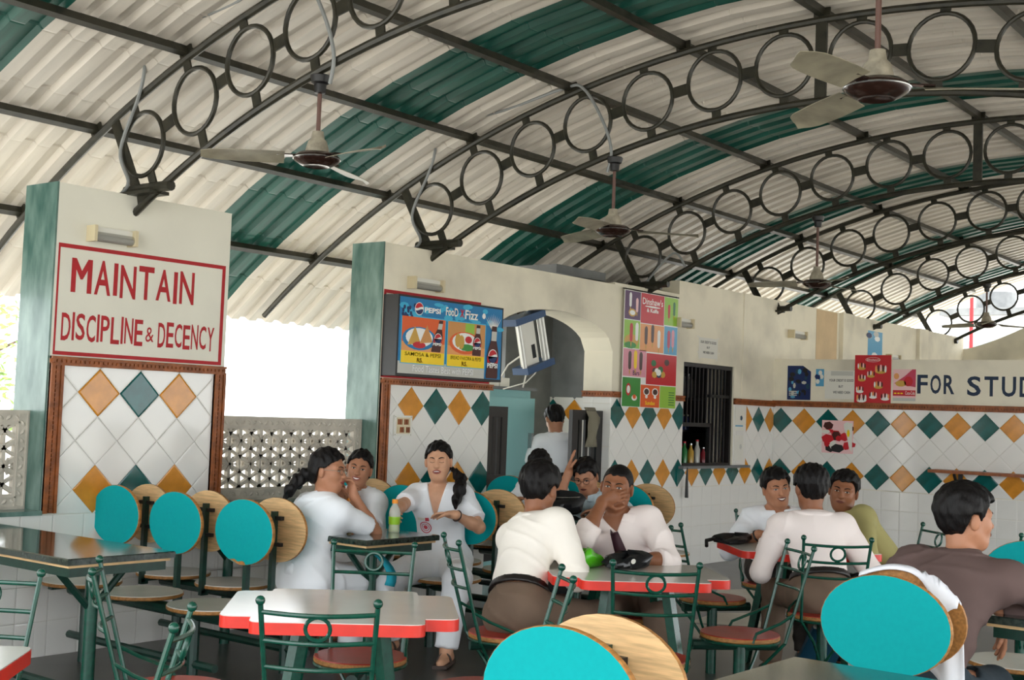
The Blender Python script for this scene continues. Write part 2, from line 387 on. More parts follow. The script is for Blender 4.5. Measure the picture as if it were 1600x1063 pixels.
# ------------------------------------------------------------------ pierced stone screens
def jali(x0, x1, label):
    t = thing('pierced_screen', label, 'screen', ((x0+x1)/2, 0.17, 0.825))
    y0, y1, z0, z1 = 0.15, 0.19, 0.825, 1.39
    fr = MB(); b = 0.085
    fr.box(x0,x1,y0,y1,z0,z0+b); fr.box(x0,x1,y0,y1,z1-b,z1); fr.box(x0,x0+b,y0,y1,z0+b,z1-b); fr.box(x1-b,x1,y0,y1,z0+b,z1-b)
    for (a, c, e, d) in ((x0+.012,x1-.012,z1-.020,z1-.012),(x0+.012,x1-.012,z0+.012,z0+.020),(x0+b-.02,x1-b+.02,z1-b+.012,z1-b+.02),(x0+b-.02,x1-b+.02,z0+b-.02,z0+b-.012)): fr.box(a,c,y0-.006,y0,e,d)
    for (a, c) in ((x0+.012,x0+.02),(x1-.02,x1-.012),(x0+b-.02,x0+b-.012),(x1-b+.012,x1-b+.02)): fr.box(a,c,y0-.006,y0,z0+.02,z1-.02)
    f = obj('frame', fr, 'jali', t, world=True)
    cv = MB()
    def leaf(cx, cz, rot):
        P = [(math.cos(q)*0.022, math.sin(q)*0.011) for q in [i*math.pi/4 for i in range(8)]]
        vs = [(cx+p[0]*math.cos(rot)-p[1]*math.sin(rot), y0, cz+p[0]*math.sin(rot)+p[1]*math.cos(rot)) for p in P]+[(cx,y0-0.010,cz)]
        cv.add(vs, [(i,(i+1) % 8,8) for i in range(8)])
    n = int((x1-x0-0.06)/0.05)
    for i in range(n):
        x = x0+0.05+i*0.05
        for z in (z0+b/2, z1-b/2): leaf(x, z, 0.7 if i % 2 else -0.7)
    for i in range(9):
        for x in (x0+b/2, x1-b/2): leaf(x, z0+0.09+i*0.05, 0.8 if i % 2 else 2.3)
    obj('carved_border', cv, 'jali', f, world=True)
    la = MB(); a = 0.178; ap = a/2; R = ap/math.cos(math.pi/6)
    ix0, ix1, iz0, iz1 = x0+b-0.004, x1-b+0.004, z0+b-0.004, z1-b+0.004
    def cb(p, q, w_):
        poly = [p, q]
        # clip segment to the opening
        (xa, za), (xb, zb) = p, q; t0, t1 = 0.0, 1.0
        for pp, qq in ((-(xb-xa), xa-ix0), (xb-xa, ix1-xa), (-(zb-za), za-iz0), (zb-za, iz1-za)):
            if abs(pp) < 1e-9:
                if qq < 0: return
            else:
                r_ = qq/pp
                if pp < 0: t0 = max(t0, r_)
                else: t1 = min(t1, r_)
        if t1-t0 < 0.05: return
        A = (xa+(xb-xa)*t0, (y0+y1)/2, za+(zb-za)*t0); B = (xa+(xb-xa)*t1, (y0+y1)/2, za+(zb-za)*t1)
        la.bar(A, B, 0.036, w_, upv=Vector((B[2]-A[2],0,-(B[0]-A[0]))))
    nr = 6
    for j in range(-1, nr):
        zc = iz0+0.01+j*a*math.sin(math.pi/3)
        for i in range(-1, int((x1-x0)/a)+2):
            xc = ix0+0.03+i*a+(a/2 if j % 2 else 0)
            if xc < ix0-ap or xc > ix1+ap or zc < iz0-ap or zc > iz1+ap: continue
            vt = [(xc+R*math.cos(math.pi/6+k*math.pi/3), zc+R*math.sin(math.pi/6+k*math.pi/3)) for k in range(6)]
            for k in range(3): cb(vt[k], vt[(k+1) % 6], 0.014)
            for k in range(6): cb((xc,zc), vt[k], 0.024)
            if ix0+.02 < xc < ix1-.02 and iz0+.02 < zc < iz1-.02:
                la.lathe([(0.046,0.0),(0.046,0.034),(0.036,0.040),(0.012,0.046),(0.0001,0.046)], (xc,y1-0.004,zc), 12, 'Y', smooth=False)
                for k in range(6):
                    q = k*math.pi/3; la.bar((xc+.012*math.cos(q),y0-.003,zc+.012*math.sin(q)), (xc+.055*math.cos(q),y0-.001,zc+.055*math.sin(q)), .010, .010, upv=(0,-1,0))
    # lathe 'Y' grows to +y; mirror to the room side
    obj('lattice', la, 'jali', t, world=True)
    return t
jali(1.9, 4.03, 'pierced stone lattice screen on the low tiled wall beside the lettered pier end')
jali(5.295, 6.722, 'pierced stone lattice screen spanning the gap between the two piers behind the women')
# ------------------------------------------------------------------ barred window
wi = struct('window_1', MB().box(11.08,11.115,0.02,0.10,1.0,2.06).box(12.095,12.13,0.02,0.10,1.0,2.06).box(11.115,12.095,0.02,0.10,2.02,2.06).box(11.115,12.095,0.02,0.10,1.0,1.035), 'black_wood')
struct('window_sill', MB().box(11.02,12.44,-0.06,TH,0.985,1.012), 'plaster_grey', wi)
for i in range(12): struct('window_bar', MB().box(11.16+i*0.078,11.178+i*0.078,0.045,0.065,1.43 if i < 7 else 1.04,2.02), 'black', wi)
struct('window_rail', MB().box(11.115,11.72,0.035,0.075,1.41,1.45), 'black', wi); struct('window_rail', MB().box(11.70,12.095,0.035,0.075,1.72,1.75), 'black', wi)
struct('window_stile', MB().box(11.70,11.735,0.035,0.08,1.035,1.45), 'black', wi)

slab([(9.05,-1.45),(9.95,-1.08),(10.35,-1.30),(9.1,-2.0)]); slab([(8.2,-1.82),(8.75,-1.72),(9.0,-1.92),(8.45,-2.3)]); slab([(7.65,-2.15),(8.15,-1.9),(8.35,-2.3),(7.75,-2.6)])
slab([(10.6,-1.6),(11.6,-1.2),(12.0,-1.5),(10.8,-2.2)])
# ------------------------------------------------------------------ arched roof
KX = 0.02
def RS(x, y, z): return Vector((x, y+KX*(x-7.25), z+0.003*(x-7.25)))
YC = -3.19; UZ, UR = -4.32, 8.32; LZ, LR = -3.00, 6.49
up_z = lambda y: UZ+math.sqrt(UR*UR-(y-YC)**2)
lo_z = lambda y: LZ+math.sqrt(LR*LR-(y-YC)**2)
TX = [1.75, 4.56, 7.25, 10.38, 13.12, 15.86, 18.91]
roof = struct('ceiling', MB().tube([RS(-1.1,YC,up_z(YC)+0.185), RS(19.6,YC,up_z(YC)+0.185)], 0.03, 6), 'roof_cream')
# corrugated sheets, crimped into straight facets along the arc
PITCH_R = 0.1925; RR = UR+0.075
PROF = [(0.0,0.0),(0.085,0.0),(0.108,0.034),(0.1705,0.034)]
def sheet(x0, side, m):
    us = []
    for k in range(4):
        for (a, h) in PROF: us.append((k*PITCH_R+a, h))
    us.append((4*PITCH_R+0.012, 0.0))
    a_end = math.asin((2.10-YC)/RR)
    arcs = []; n = 11
    for i in range(n+1):
        a = a_end*i/n
        arcs.append((a, 0.0))
        if 0 < i < n: arcs[-1] = (a-0.0012, 0.0); arcs.append((a, 0.010)); arcs.append((a+0.0012, 0.0))
    vs = []
    for (a, dr) in arcs:
        for (u, h) in us:
            rr = RR+h-(dr if h > 0.01 else -dr*0.2); vs.append(RS(x0+u, YC+side*rr*math.sin(a), UZ+rr*math.cos(a)))
    nu = len(us); fs = []
    for i in range(len(arcs)-1):
        for j in range(nu-1):
            q = (i*nu+j, i*nu+j+1, (i+1)*nu+j+1, (i+1)*nu+j); fs.append(q if side > 0 else q[::-1])
    mb = MB(); mb.add(vs, fs); 
    struct('roof_sheet', mb, m, roof)
x = 6.06-10*4*PITCH_R; i = -10
while x < 19.3:
    if x > -1.2:
        for side in (1, -1): sheet(x, side, 'roof_green' if i % 4 == 0 else 'roof_cream')
    x += 4*PITCH_R; i += 1
# purlins: continuous angle bars on brackets
PY = [1.32, 0.50, -0.37, -1.28, -2.20, -3.19]; PY += [2*YC-y for y in PY[:-1]]
for y in PY:
    p = MB(); z = up_z(y)
    a = math.asin((y-YC)/UR); nn = Vector((0, math.sin(a), math.cos(a))); tt = Vector((0, math.cos(a), -math.sin(a)))
    c = Vector((0, YC+(UR+0.048)*math.sin(a), UZ+(UR+0.048)*math.cos(a)))
    A = RS(-1.1, c.y, c.z); B = RS(19.4, c.y, c.z)
    p.bar(A, B, 0.045, 0.05, upv=nn)
    struct('purlin', p, 'truss_metal', roof)
# trusses
def make_truss():
    t = bpy.data.objects.new('arch_truss', None); COL.objects.link(t)
    q = lambda y, z, x=0.0: (x, y, z)
    def arc(zf, ya, yb, n): return [q(ya+(yb-ya)*i/n, zf(ya+(yb-ya)*i/n)) for i in range(n+1)]
    obj('upper_chord', MB().tube(arc(up_z, 1.93, 2*YC-1.93, 44), 0.024, 8), 'truss_metal', t)
    obj('lower_chord', MB().tube(arc(lo_z, 0.10, 2*YC-0.10, 40), 0.024, 8), 'truss_metal', t)
    rc = [(0.015,3.035),(-0.465,3.240),(-0.942,3.410),(-1.427,3.543),(-1.923,3.643),(-2.437,3.716),(-2.937,3.748)]
    rc += [(2*YC-a, b) for a, b in rc[::-1]]
    for (y, z) in rc:
        r_ = MB(); r_.tube([q(y+0.197*math.cos(k*math.pi/14), z+0.197*math.sin(k*math.pi/14)) for k in range(28)], 0.0145, 8, closed=True)
        ro = obj('ring', r_, 'truss_metal', t)
        a = math.asin((y-YC)/7.4); nx = Vector((0, math.sin(a), math.cos(a))); c = Vector((0,y,z))
        for s_, zf in ((1, up_z), (-1, lo_z)):
            e = c+nx*s_*0.197; y2 = e.y; g = c+nx*s_*(0.197+abs(zf(y2)-e.z)*math.cos(a))
            if (g-e).length > 0.005: obj('ring_lug', MB().bar(e, g, 0.012, 0.062, upv=Vector((0, nx.z, -nx.y))), 'truss_metal', ro)
    for i in range(len(rc)-1):
        if i == 6: continue
        a, b = Vector((0,*rc[i])), Vector((0,*rc[i+1])); d = (b-a).normalized()
        obj('tie_plate', MB().bar(a+d*0.20, b-d*0.20, 0.010, 0.075), 'truss_metal', t)
    obj('centre_post', MB().box(-0.012,0.012,YC-0.036,YC+0.036,lo_z(YC),up_z(YC)+0.03), 'truss_metal', t)
    for s_ in (1, -1):
        yy = lambda y: y if s_ > 0 else 2*YC-y
        obj('end_post', MB().bar(q(yy(0.33), up_z(0.33)), q(yy(0.06), 2.76), 0.012, 0.075), 'truss_metal', t)
        obj('foot_tube', MB().tube([q(yy(0.16),2.757), q(yy(-0.28),2.757)], 0.032, 10), 'truss_metal', t)
        g = [(yy(0.05),2.74),(yy(-0.25),2.74),(yy(-0.25),lo_z(-0.25)+0.01),(yy(0.02),lo_z(0.02)-0.01)]
        if s_ < 0: g = g[::-1]
        obj('gusset', MB().prism(g, lambda p: (0.008,p[0],p[1]), lambda p: (-0.008,p[0],p[1])), 'truss_metal', t)
        obj('base_plate', MB().box(-0.07,0.07,yy(-0.17) if s_ > 0 else yy(0.20),yy(0.20) if s_ > 0 else yy(-0.17),2.715,2.735), 'truss_metal', t)
    for y in PY:
        a = math.asin((y-YC)/UR); nn = Vector((0, math.sin(a), math.cos(a))); c = Vector((0, y, up_z(y)))
        obj('purlin_cleat', MB().bar(c+nn*0.01, c+nn*0.085, 0.012, 0.11, upv=Vector((0, nn.z, -nn.y))).obox(c+nn*0.035, (1,0,0), Vector((0, nn.z, -nn.y)), nn, 0.006, 0.05, 0.055), 'truss_metal', t)
    return t
truss = make_truss()
tl = ['arched ring truss above the near edge of the hall behind the lettered pier', 'arched ring truss standing on the lettered pier', 'arched ring truss standing on the wall above the drinks menu board',
      'arched ring truss standing on the wall above the ice lolly poster', 'arched ring truss crossing above the tiled partition wall', 'arched ring truss on the second pilaster beyond the partition wall', 'last arched ring truss at the open gable end']
for i, x in enumerate(TX):
    t = truss if i == 0 else copy_tree(truss)
    p = RS(x, 0, 0); t.location = p; tag(t, tl[i], 'roof truss', 'arched roof trusses')
# ------------------------------------------------------------------ ceiling fans
def make_fan(stem):
    t = bpy.data.objects.new('ceiling_fan', None); COL.objects.link(t)   # origin at the motor centre
    obj('down_rod', MB().tube([(0,0,0.10),(0,0,stem)], 0.012, 8), 'fan_rod', t)
    obj('canopy', MB().lathe([(0.012,stem-0.10),(0.030,stem-0.095),(0.034,stem-0.05),(0.048,stem-0.04),(0.056,stem-0.005),(0.050,stem)], n=16), 'black', t)
    obj('collar', MB().lathe([(0.012,0.15),(0.030,0.148),(0.036,0.11),(0.050,0.095),(0.062,0.05),(0.064,0.03)], n=18), 'fan_beige', t)
    obj('motor', MB().lathe([(0.062,0.034),(0.100,0.028),(0.122,0.012),(0.125,0.0),(0.118,-0.014),(0.085,-0.034),(0.070,-0.040),(0.050,-0.030),(0.0001,-0.026)], n=28), 'fan_brown', t)
    obj('trim_band', MB().tube([(0.1245*math.cos(k*math.pi/14),0.1245*math.sin(k*math.pi/14),0.001) for k in range(28)], 0.004, 6, closed=True), 'steel', t)
    for k in range(3):
        a = k*2*math.pi/3; c, s_ = math.cos(a), math.sin(a)
        def P(u, v, z): return (u*c-v*s_, u*s_+v*c, z)
        arm = MB(); arm.add([P(0.10,-0.022,0.01),P(0.21,-0.03,0.0),P(0.21,0.03,0.006),P(0.10,0.022,0.012),P(0.10,-0.022,0.016),P(0.21,-0.03,0.006),P(0.21,0.03,0.012),P(0.10,0.022,0.018)],
            [(0,3,2,1),(4,5,6,7),(0,1,5,4),(1,2,6,5),(2,3,7,6),(3,0,4,7)]); obj('blade_arm', arm, 'fan_brown', t)
        bl = MB(); vs = []; fs = []; n = 10
        for i in range(n+1):
            u = 0.17+0.43*i/n; wd = 0.058+0.012*math.sin(math.pi*i/n)-(0.045 if i == n else (0.012 if i == n-1 else 0)); tw = 0.020-0.006*i/n
            vs += [P(u,-wd,-tw-0.012*i/n), P(u,0.0,0.004-0.012*i/n), P(u,wd,tw-0.012*i/n)]
        for i in range(n):
            for j in range(2): fs.append((i*3+j,(i+1)*3+j,(i+1)*3+j+1,i*3+j+1))
        nv = len(vs); vs += [(p[0],p[1],p[2]-0.003) for p in vs]; fs2 = [tuple(q+nv for q in f[::-1]) for f in fs]
        rim = [3*i for i in range(n+1)]+[3*n+1,3*n+2]+[3*i+2 for i in range(n-1,-1,-1)]+[1]
        fs3 = [(rim[i], rim[(i+1) % len(rim)], rim[(i+1) % len(rim)]+nv, rim[i]+nv) for i in range(len(rim))]
        bl.add(vs, [f[::-1] for f in fs]+[f[::-1] for f in fs2]+fs3, True); obj('blade', bl, 'fan_blade', t)
    return t
def fan(ti, y, zm, ang, label):
    p = RS(TX[ti], y, 0); top = lo_z(y)+0.003*(TX[ti]-7.25)-0.03
    t = make_fan(top-zm); t.location = (p.x, p.y, zm); t.rotation_euler = (0,0,ang); tag(t, label, 'ceiling fan', 'ceiling fans under the trusses')
fan(1, -1.53, 2.785, math.radians(-100), 'three-blade ceiling fan hung from the truss on the lettered pier, nearest that pier')
fan(1, -4.62, 2.76, math.radians(176), 'three-blade ceiling fan with dark bowl over the open middle of the hall')
fan(2, -1.67, 2.768, math.radians(-169), 'three-blade ceiling fan hanging in front of the wall arch')
fan(3, -1.80, 2.72, math.radians(108), 'three-blade ceiling fan over the table by the barred window')
fan(5, -1.62, 2.79, math.radians(-40), 'three-blade ceiling fan beyond the partition wall near the open gable')
# conduits
def conduit(pts, label, r=0.011):
    P = [Vector(p) for p in pts]; Q = []
    for i in range(len(P)-1):
        for k in range(6):
            t = k/6; p0 = P[max(i-1,0)]; p1 = P[i]; p2 = P[i+1]; p3 = P[min(i+2,len(P)-1)]
            Q.append(0.5*((2*p1)+(p2-p0)*t+(2*p0-5*p1+4*p2-p3)*t*t+(3*p1-p0-3*p2+p3)*t**3))
    Q.append(P[-1])
    tag(obj('conduit', MB().tube(Q, r, 7), 'conduit'), label, 'conduit', 'grey wiring conduits along the trusses')
for ti, lab in ((1, 'grey conduit looping from the lettered pier up over its truss'), (2, 'grey conduit rising past the end ring above the drinks menu board')):
    x = TX[ti]-0.035; dy = KX*(x-7.25)
    conduit([(x,0.16+dy,2.73),(x,0.10+dy,2.80),(x,0.20+dy,3.0),(x,0.05+dy,3.30),(x-0.02,-0.03+dy,3.46),(x-0.05,-0.08+dy,3.78)], lab)
    conduit([(x-0.30,-0.12+dy,3.62),(x-0.03,-0.6+dy,3.70),(x,-1.22+dy,up_z(-1.22)+0.05),(x,-1.40+dy,up_z(-1.40)-0.01),(x-0.01,-1.58+dy,3.55),(x,-1.66+dy,lo_z(-1.66)+0.02),(x+0.02,-1.62+dy,lo_z(-1.62)-0.12)], 'grey conduit drooping along the '+('truss on the lettered pier' if ti == 1 else 'truss over the menu board')+' to its fan')
x = TX[3]-0.035
conduit([(x,0.0,2.80),(x-0.03,-0.30,3.05),(x,-0.42,lo_z(-0.42)+0.05)], 'short grey conduit beside the truss shoe above the lolly poster')
# ------------------------------------------------------------------ painted lettering on the pier
ps = thing('painted_sign', 'hand-painted red lettering MAINTAIN DISCIPLINE & DECENCY in a red border on the cream pier', 'sign', (4.65, 0, 1.71))
b = MB(); H = 0.0012
for (a, c, e, d) in ((4.055,5.262,2.338,2.362),(4.055,5.262,1.716,1.738),(4.055,4.068,1.738,2.338),(5.236,5.262,1.738,2.338)): rect(b, LW, a, c, e, d, H)
obj('border', b, 'paint_red', ps, world=True)
def letters(par, name, FN, word, u0, u1, v0, v1, m, bold=0.03, h=H, xr=None):
    mb = MB(); put_text(mb, word, FN, u0, u1, v0, v1, bold, h); return obj(name, mb, m, par, world=True)
# letter by letter, slightly uneven like brushwork
def word(par, FN, s, u0, u1, v0, v1, m, bold, h=H, dv=0.0, gap=0.18, widths=None):
    ws = [ (0.26 if ch == 'I' else (0.35 if ch in "'." else (1.2 if ch in 'MW' else 1.0))) for ch in s]; tot = sum(ws)+gap*(len(s)-1); sc = (u1-u0)/tot; u = u0
    for i, ch in enumerate(s):
        if ch == 'M' and bold > 0:
            mb = MB(); g_ = 0.012
            for q in range(5): put_text(mb, ch, FN, u+g_*q/4-0.004, u+ws[i]*sc-g_+g_*q/4, v0, v1, 0.0, h+q*5e-5)
            obj('letter', mb, m, par, world=True)
        elif ch != ' ': letters(par, 'letter', FN, ch, u, u+ws[i]*sc, v0+dv*((i*7) % 3-1), v1+dv*((i*5) % 3-1), m, bold, h)
        u += (ws[i]+gap)*sc
word(ps, LW, 'MAINTAIN', 4.150, 5.02, 2.085, 2.285, 'paint_red', 0.018, dv=0.005, gap=0.16)
word(ps, LW, 'DISCIPLINE', 4.100, 4.655, 1.805, 1.965, 'paint_red', 0.014, dv=0.004, gap=0.16)
letters(ps, 'letter', LW, '&', 4.675, 4.735, 1.83, 1.92, 'paint_red', 0.0)
word(ps, LW, 'DECENCY', 4.765, 5.195, 1.805, 1.958, 'paint_red', 0.014, dv=0.004, gap=0.16)
# half hidden painted border behind the menu board
b = MB()
for (a, c, e, d) in ((6.735,7.86,2.335,2.362),(6.735,6.76,1.715,2.335),(6.735,8.0,1.708,1.735),(7.84,7.86,2.28,2.335)): rect(b, LW, a, c, e, d, H)
tag(obj('painted_border', b, 'paint_red'), 'red painted border on the wall half hidden behind the drinks menu board', 'sign')
# FOR STUDENTS on the partition
fs_ = thing('painted_lettering', 'navy blue painted words FOR STUDENTS on the cream partition wall', 'sign', (XB, -2.4, 1.84))
word(fs_, BW, 'FOR', 1.645, 2.035, 1.842, 2.040, 'paint_navy', 0.02, gap=0.25)
word(fs_, BW, 'STUDENTS', 2.165, 3.52, 1.828, 2.030, 'paint_navy', 0.02, gap=0.25)
# ------------------------------------------------------------------ wall tube lights
def tube_light(FN, u, v, wd, label, group='small tube lights on the walls'):
    c = FN(u, v, 0.0); t = thing('tube_light', label, 'wall light', c, 0, group)
    def bx(m, a, b_, c_, d, h0, h1): 
        p = [FN(u+a,v+c_,h0),FN(u+b_,v+c_,h0),FN(u+b_,v+d,h0),FN(u+a,v+d,h0),FN(u+a,v+c_,h1),FN(u+b_,v+c_,h1),FN(u+b_,v+d,h1),FN(u+a,v+d,h1)]
        m.add(p, [(0,3,2,1),(4,5,6,7),(0,1,5,4),(1,2,6,5),(2,3,7,6),(3,0,4,7)]); return m
    w2 = wd/2
    obj('housing', bx(MB(), -w2+.02, w2-.02, -0.005, 0.045, 0.0, 0.05), 'white_plastic', t, world=True)
    for s_ in (-1, 1): obj('end_cap', bx(MB(), s_*w2-(0.02 if s_ > 0 else 0), s_*w2+(0.02 if s_ < 0 else 0), -0.045, 0.05, 0.0, 0.085), 'cream_plastic', t, world=True)
    obj('tube', MB().tube([FN(u-w2+.02, v-0.018, 0.05), FN(u+w2-.02, v-0.018, 0.05)], 0.020, 10), 'alu', t, world=True)
    cv = MB(); cv.tube([FN(u-w2+.015, v-0.012, 0.048), FN(u+w2-.015, v-0.012, 0.048)], 0.030, 12); obj('cover', cv, GLASSY, t, world=True)
GLASSY = mat('clear_cover', srgb(150,148,138), 0.15, alpha=0.45)
tube_light(LW, 4.38, 2.435, 0.30, 'short tube light with clear cover above the red lettering on the pier')
tube_light(LW, 7.15, 2.432, 0.34, 'short tube light with clear cover above the drinks menu board')
tube_light(LW, 10.99, 2.44, 0.28, 'short tube light on the stained wall beside the ice lolly poster')
tube_light(LW, 13.56, 2.505, 0.36, 'short tube light on the wall behind the partition above its blue poster')
tube_light(LW, 16.45, 2.40, 0.34, 'short tube light half hidden behind the tall red poster')
# ------------------------------------------------------------------ drinks menu board
for n, c in (('m_blue',(18,120,176)),('m_cyan',(60,176,214)),('m_navy',(16,40,92)),('m_yellow',(250,212,20)),('m_grey',(196,196,188)),('m_white',(240,240,236)),('m_red',(196,28,40)),('m_brown',(70,24,18)),('m_tan',(206,146,82)),('m_orange',(226,96,40)),('m_green',(60,140,60)),
             ('m_purple',(84,44,88)),('m_lime',(150,196,70)),('m_pink',(222,150,164)),('m_peach',(232,160,96)),('m_skyb',(86,160,200)),('m_choc',(74,48,40)),('m_pinkw',(240,196,196)),('m_black',(24,24,26)),('m_dgreen',(40,110,60)),('m_gold',(204,160,70)),('m_mag',(196,60,90)),('m_dteal',(24,64,84))):
    mat(n, srgb(*c), 0.35, spec=0.4)
bd = thing('menu_board', 'lit drinks menu box with samosa and bread pakora pictures on a blue ground', 'menu board', (7.35, 0, 1.72))
bx = MB().box(6.735, 7.968, -0.150, -0.002, 1.722, 2.322); obj('box', bx, 'black', bd, world=True)
MF = lambda s, t, h=0.0: Vector((6.752+1.200*s, -0.151-h, 1.742+0.565*t))
def mp(name, m, fn, par=bd):
    mb = MB(); fn(mb); return obj(name, mb, m, par, world=True)
pan = mp('panel', 'm_blue', lambda m: rect(m, MF, 0, 1, 0, 1, 0.0005))
e = 0.0006
mp('band', 'm_grey', lambda m: rect(m, MF, 0.0, 0.83, 0, 0.16, 2*e), pan)
def splash(m):
    for i in range(26):
        s = random.random(); t = 0.70+0.28*random.random(); blob(m, MF, s, t, 0.02+0.03*random.random(), 0.02+0.04*random.random(), 2*e+i*1e-5, 8)
mp('splash', 'm_cyan', splash, pan)
def dark(m):
    for i in range(14): blob(m, MF, 0.03+0.12*random.random(), 0.74+0.2*random.random(), 0.012, 0.03, 3*e+i*1e-5, 7)
mp('splash', 'm_navy', dark, pan)
def logo(par, FN, cu, cv, r, asp, h):
    """round red / white / blue emblem"""
    n = 24
    def disc(m, keep, col):
        mb = MB(); P = []
        blob(mb, FN, cu, cv, r*1.12, r*1.12*asp, h, 24); obj('emblem_rim', mb, 'm_white', par, world=True)
    mb = MB(); blob(mb, FN, cu, cv, r*1.12, r*1.12*asp, h, 24); obj('emblem_rim', mb, 'm_white', par, world=True)
    wave = lambda x, o: 0.16*math.sin(x*2.2)+o
    for col, lo_, hi_ in (('m_red', 0.20, 1.2), ('m_navy', -1.2, -0.20)):
        mb = MB(); top = []; bot = []
        for i in range(n+1):
            x = -0.98+1.96*i/n; c = math.sqrt(1-x*x)
            a = wave(x, lo_) if lo_ > 0 else -c; b_ = c if hi_ > 0.5 else wave(x, hi_)
            if lo_ > 0: a = min(max(a, -c), c)
            else: b_ = max(min(b_, c), -c)
            bot.append((x, a)); top.append((x, b_))
        for i in range(n):
            q = [bot[i], bot[i+1], top[i+1], top[i]]
            mb.add([FN(cu+r*p[0], cv+r*asp*p[1], h+0.0005) for p in q], [(0,1,2,3)])
        obj('emblem_half', mb, col, par, world=True)
ASP = 1.2/0.565
logo(pan, MF, 0.175, 0.865, 0.036, ASP, 4*e)
def mtext(s, u0, u1, v0, v1, m, bold=0.02, h=5*e): letters(pan, 'lettering', MF, s, u0, u1, v0, v1, m, bold, h)
mtext('PEPSI', 0.225, 0.375, 0.825, 0.895, 'm_white', 0.035)
mtext('FooD', 0.425, 0.545, 0.82, 0.935, 'm_black', 0.04, 4*e); mtext('FooD', 0.425, 0.545, 0.82, 0.935, 'm_white', 0.02)
mtext('X', 0.565, 0.605, 0.82, 0.93, 'm_red', 0.05)
mtext('Fizz', 0.615, 0.745, 0.805, 0.93, 'm_black', 0.04, 4*e); mtext('Fizz', 0.615, 0.745, 0.805, 0.93, 'm_white', 0.02)
def bottle(par, cu, v0, hgt, tilt, w):
    prof = [(0,0),(0.16,0),(0.17,0.05),(0.155,0.30),(0.17,0.42),(0.15,0.52),(0.085,0.72),(0.062,0.86),(0.075,0.88),(0.07,1.0),(0,1.0)]
    P = prof+[(-a, b_) for a, b_ in prof[::-1][1:-1]]
    F2 = lambda a, b_, h=0.0: MF(cu+w*a+tilt*b_*hgt, v0+hgt*b_, h)
    mb = MB(); mb.add([F2(a, b_, 8*e) for a, b_ in P], [tuple(range(len(P)))]); o = obj('bottle_picture', mb, 'm_brown', par, world=True)
    mb = MB(); rect(mb, F2, -0.155, 0.155, 0.30, 0.42, 9*e); obj('bottle_band', mb, 'm_red', par, world=True)
    mb = MB(); rect(mb, F2, -0.075, 0.075, 0.72, 0.90, 9*e); obj('bottle_neck', mb, 'm_grey', par, world=True)
    letters(par, 'lettering', F2, 'PEPSI', -0.15, 0.15, 0.20, 0.29, 'm_white', 0.03, 10*e)
    logo(par, MF, cu+tilt*hgt*0.42, v0+hgt*0.42, w*0.12, ASP, 9*e)
for s0, s1, cap, v_ in ((0.025, 0.425, 'SAMOSA & PEPSI', 0), (0.452, 0.825, 'BREAD PAKORA & PEPSI', 1)):
    fr = mp('picture_frame', 'm_cyan', lambda m: rect(m, MF, s0-0.008, s1+0.008, 0.13, 0.765, 3*e), pan)
    pic = mp('food_picture', 'm_orange' if v_ == 0 else 'm_tan', lambda m: rect(m, MF, s0, s1, 0.30, 0.75, 5*e), pan)
    mp('caption', 'm_yellow', lambda m: rect(m, MF, s0, s1, 0.14, 0.305, 5*e), pan)
    mp('cloth_picture', 'm_peach', lambda m: rect(m, MF, s0, s1, 0.30, 0.42, 6*e), pan)
    cx = s0+(0.16 if v_ == 0 else 0.17)
    mp('plate_picture', 'm_blue' if v_ == 0 else 'm_orange', lambda m: blob(m, MF, cx, 0.47, 0.155, 0.155, 6.4*e, 20), pan)
    mp('plate_picture', 'm_white', lambda m: blob(m, MF, cx, 0.485, 0.125, 0.125, 6.8*e, 20), pan)
    if v_ == 0:
        for q, (a, b_) in enumerate(((cx-0.05, 0.49), (cx+0.06, 0.52))):
            mp('samosa_picture', 'm_tan' if q else 'm_gold', lambda m: blob(m, MF, a, b_, 0.07, 0.14, (7.2+q*.3)*e, pts=[(-0.8,-0.8),(0.9,-0.6),(0.1,1.0)]), pan)
        mp('sauce_picture', 'm_red', lambda m: blob(m, MF, cx+0.0, 0.385, 0.06, 0.045, 7.4*e, 12), pan)
    else:
        for q in range(2): mp('pakora_picture', 'm_gold', lambda m: blob(m, MF, cx-0.07+0.035*q, 0.50-0.02*q, 0.03, 0.10, (7.2+q*.3)*e, 8), pan)
        mp('salad_picture', 'm_green', lambda m: blob(m, MF, cx+0.02, 0.41, 0.08, 0.05, 7.4*e, 9), pan)
        mp('sauce_picture', 'm_red', lambda m: blob(m, MF, cx+0.035, 0.52, 0.035, 0.05, 7.4*e, 12), pan)
        mp('glass_picture', 'm_lime', lambda m: rect(m, MF, s0+0.17, s0+0.26, 0.60, 0.745, 6*e), pan)
    bottle(pan, s1-0.085, 0.31, 0.43, 0.10 if v_ == 0 else 0.03, 0.26)
    mtext(cap, s0+0.035, s1-0.035, 0.235, 0.285, 'm_black', 0.01); mtext('RS.', s0+0.145, s0+0.20, 0.155, 0.215, 'm_red', 0.03)
mtext('Food Tastes Best with PEPSI', 0.135, 0.715, 0.032, 0.118, 'm_navy', 0.025, 4*e); mtext('Food Tastes Best with PEPSI', 0.135, 0.715, 0.032, 0.118, 'm_white', 0.01)
def water(m):
    for i in range(9):
        a = -1.1+2.2*i/8
        m.add([MF(0.905+0.018*a,0.70,7*e),MF(0.905+0.018*a+0.012,0.70,7*e),MF(0.905+0.075*a,0.93-0.05*abs(a),7*e)], [(0,1,2)])
    blob(m, MF, 0.805, 0.875, 0.018, 0.04, 6*e, 10)
mp('water_splash', 'm_white', water, pan)
bottle(pan, 0.905, 0.01, 0.74, 0.02, 0.36)
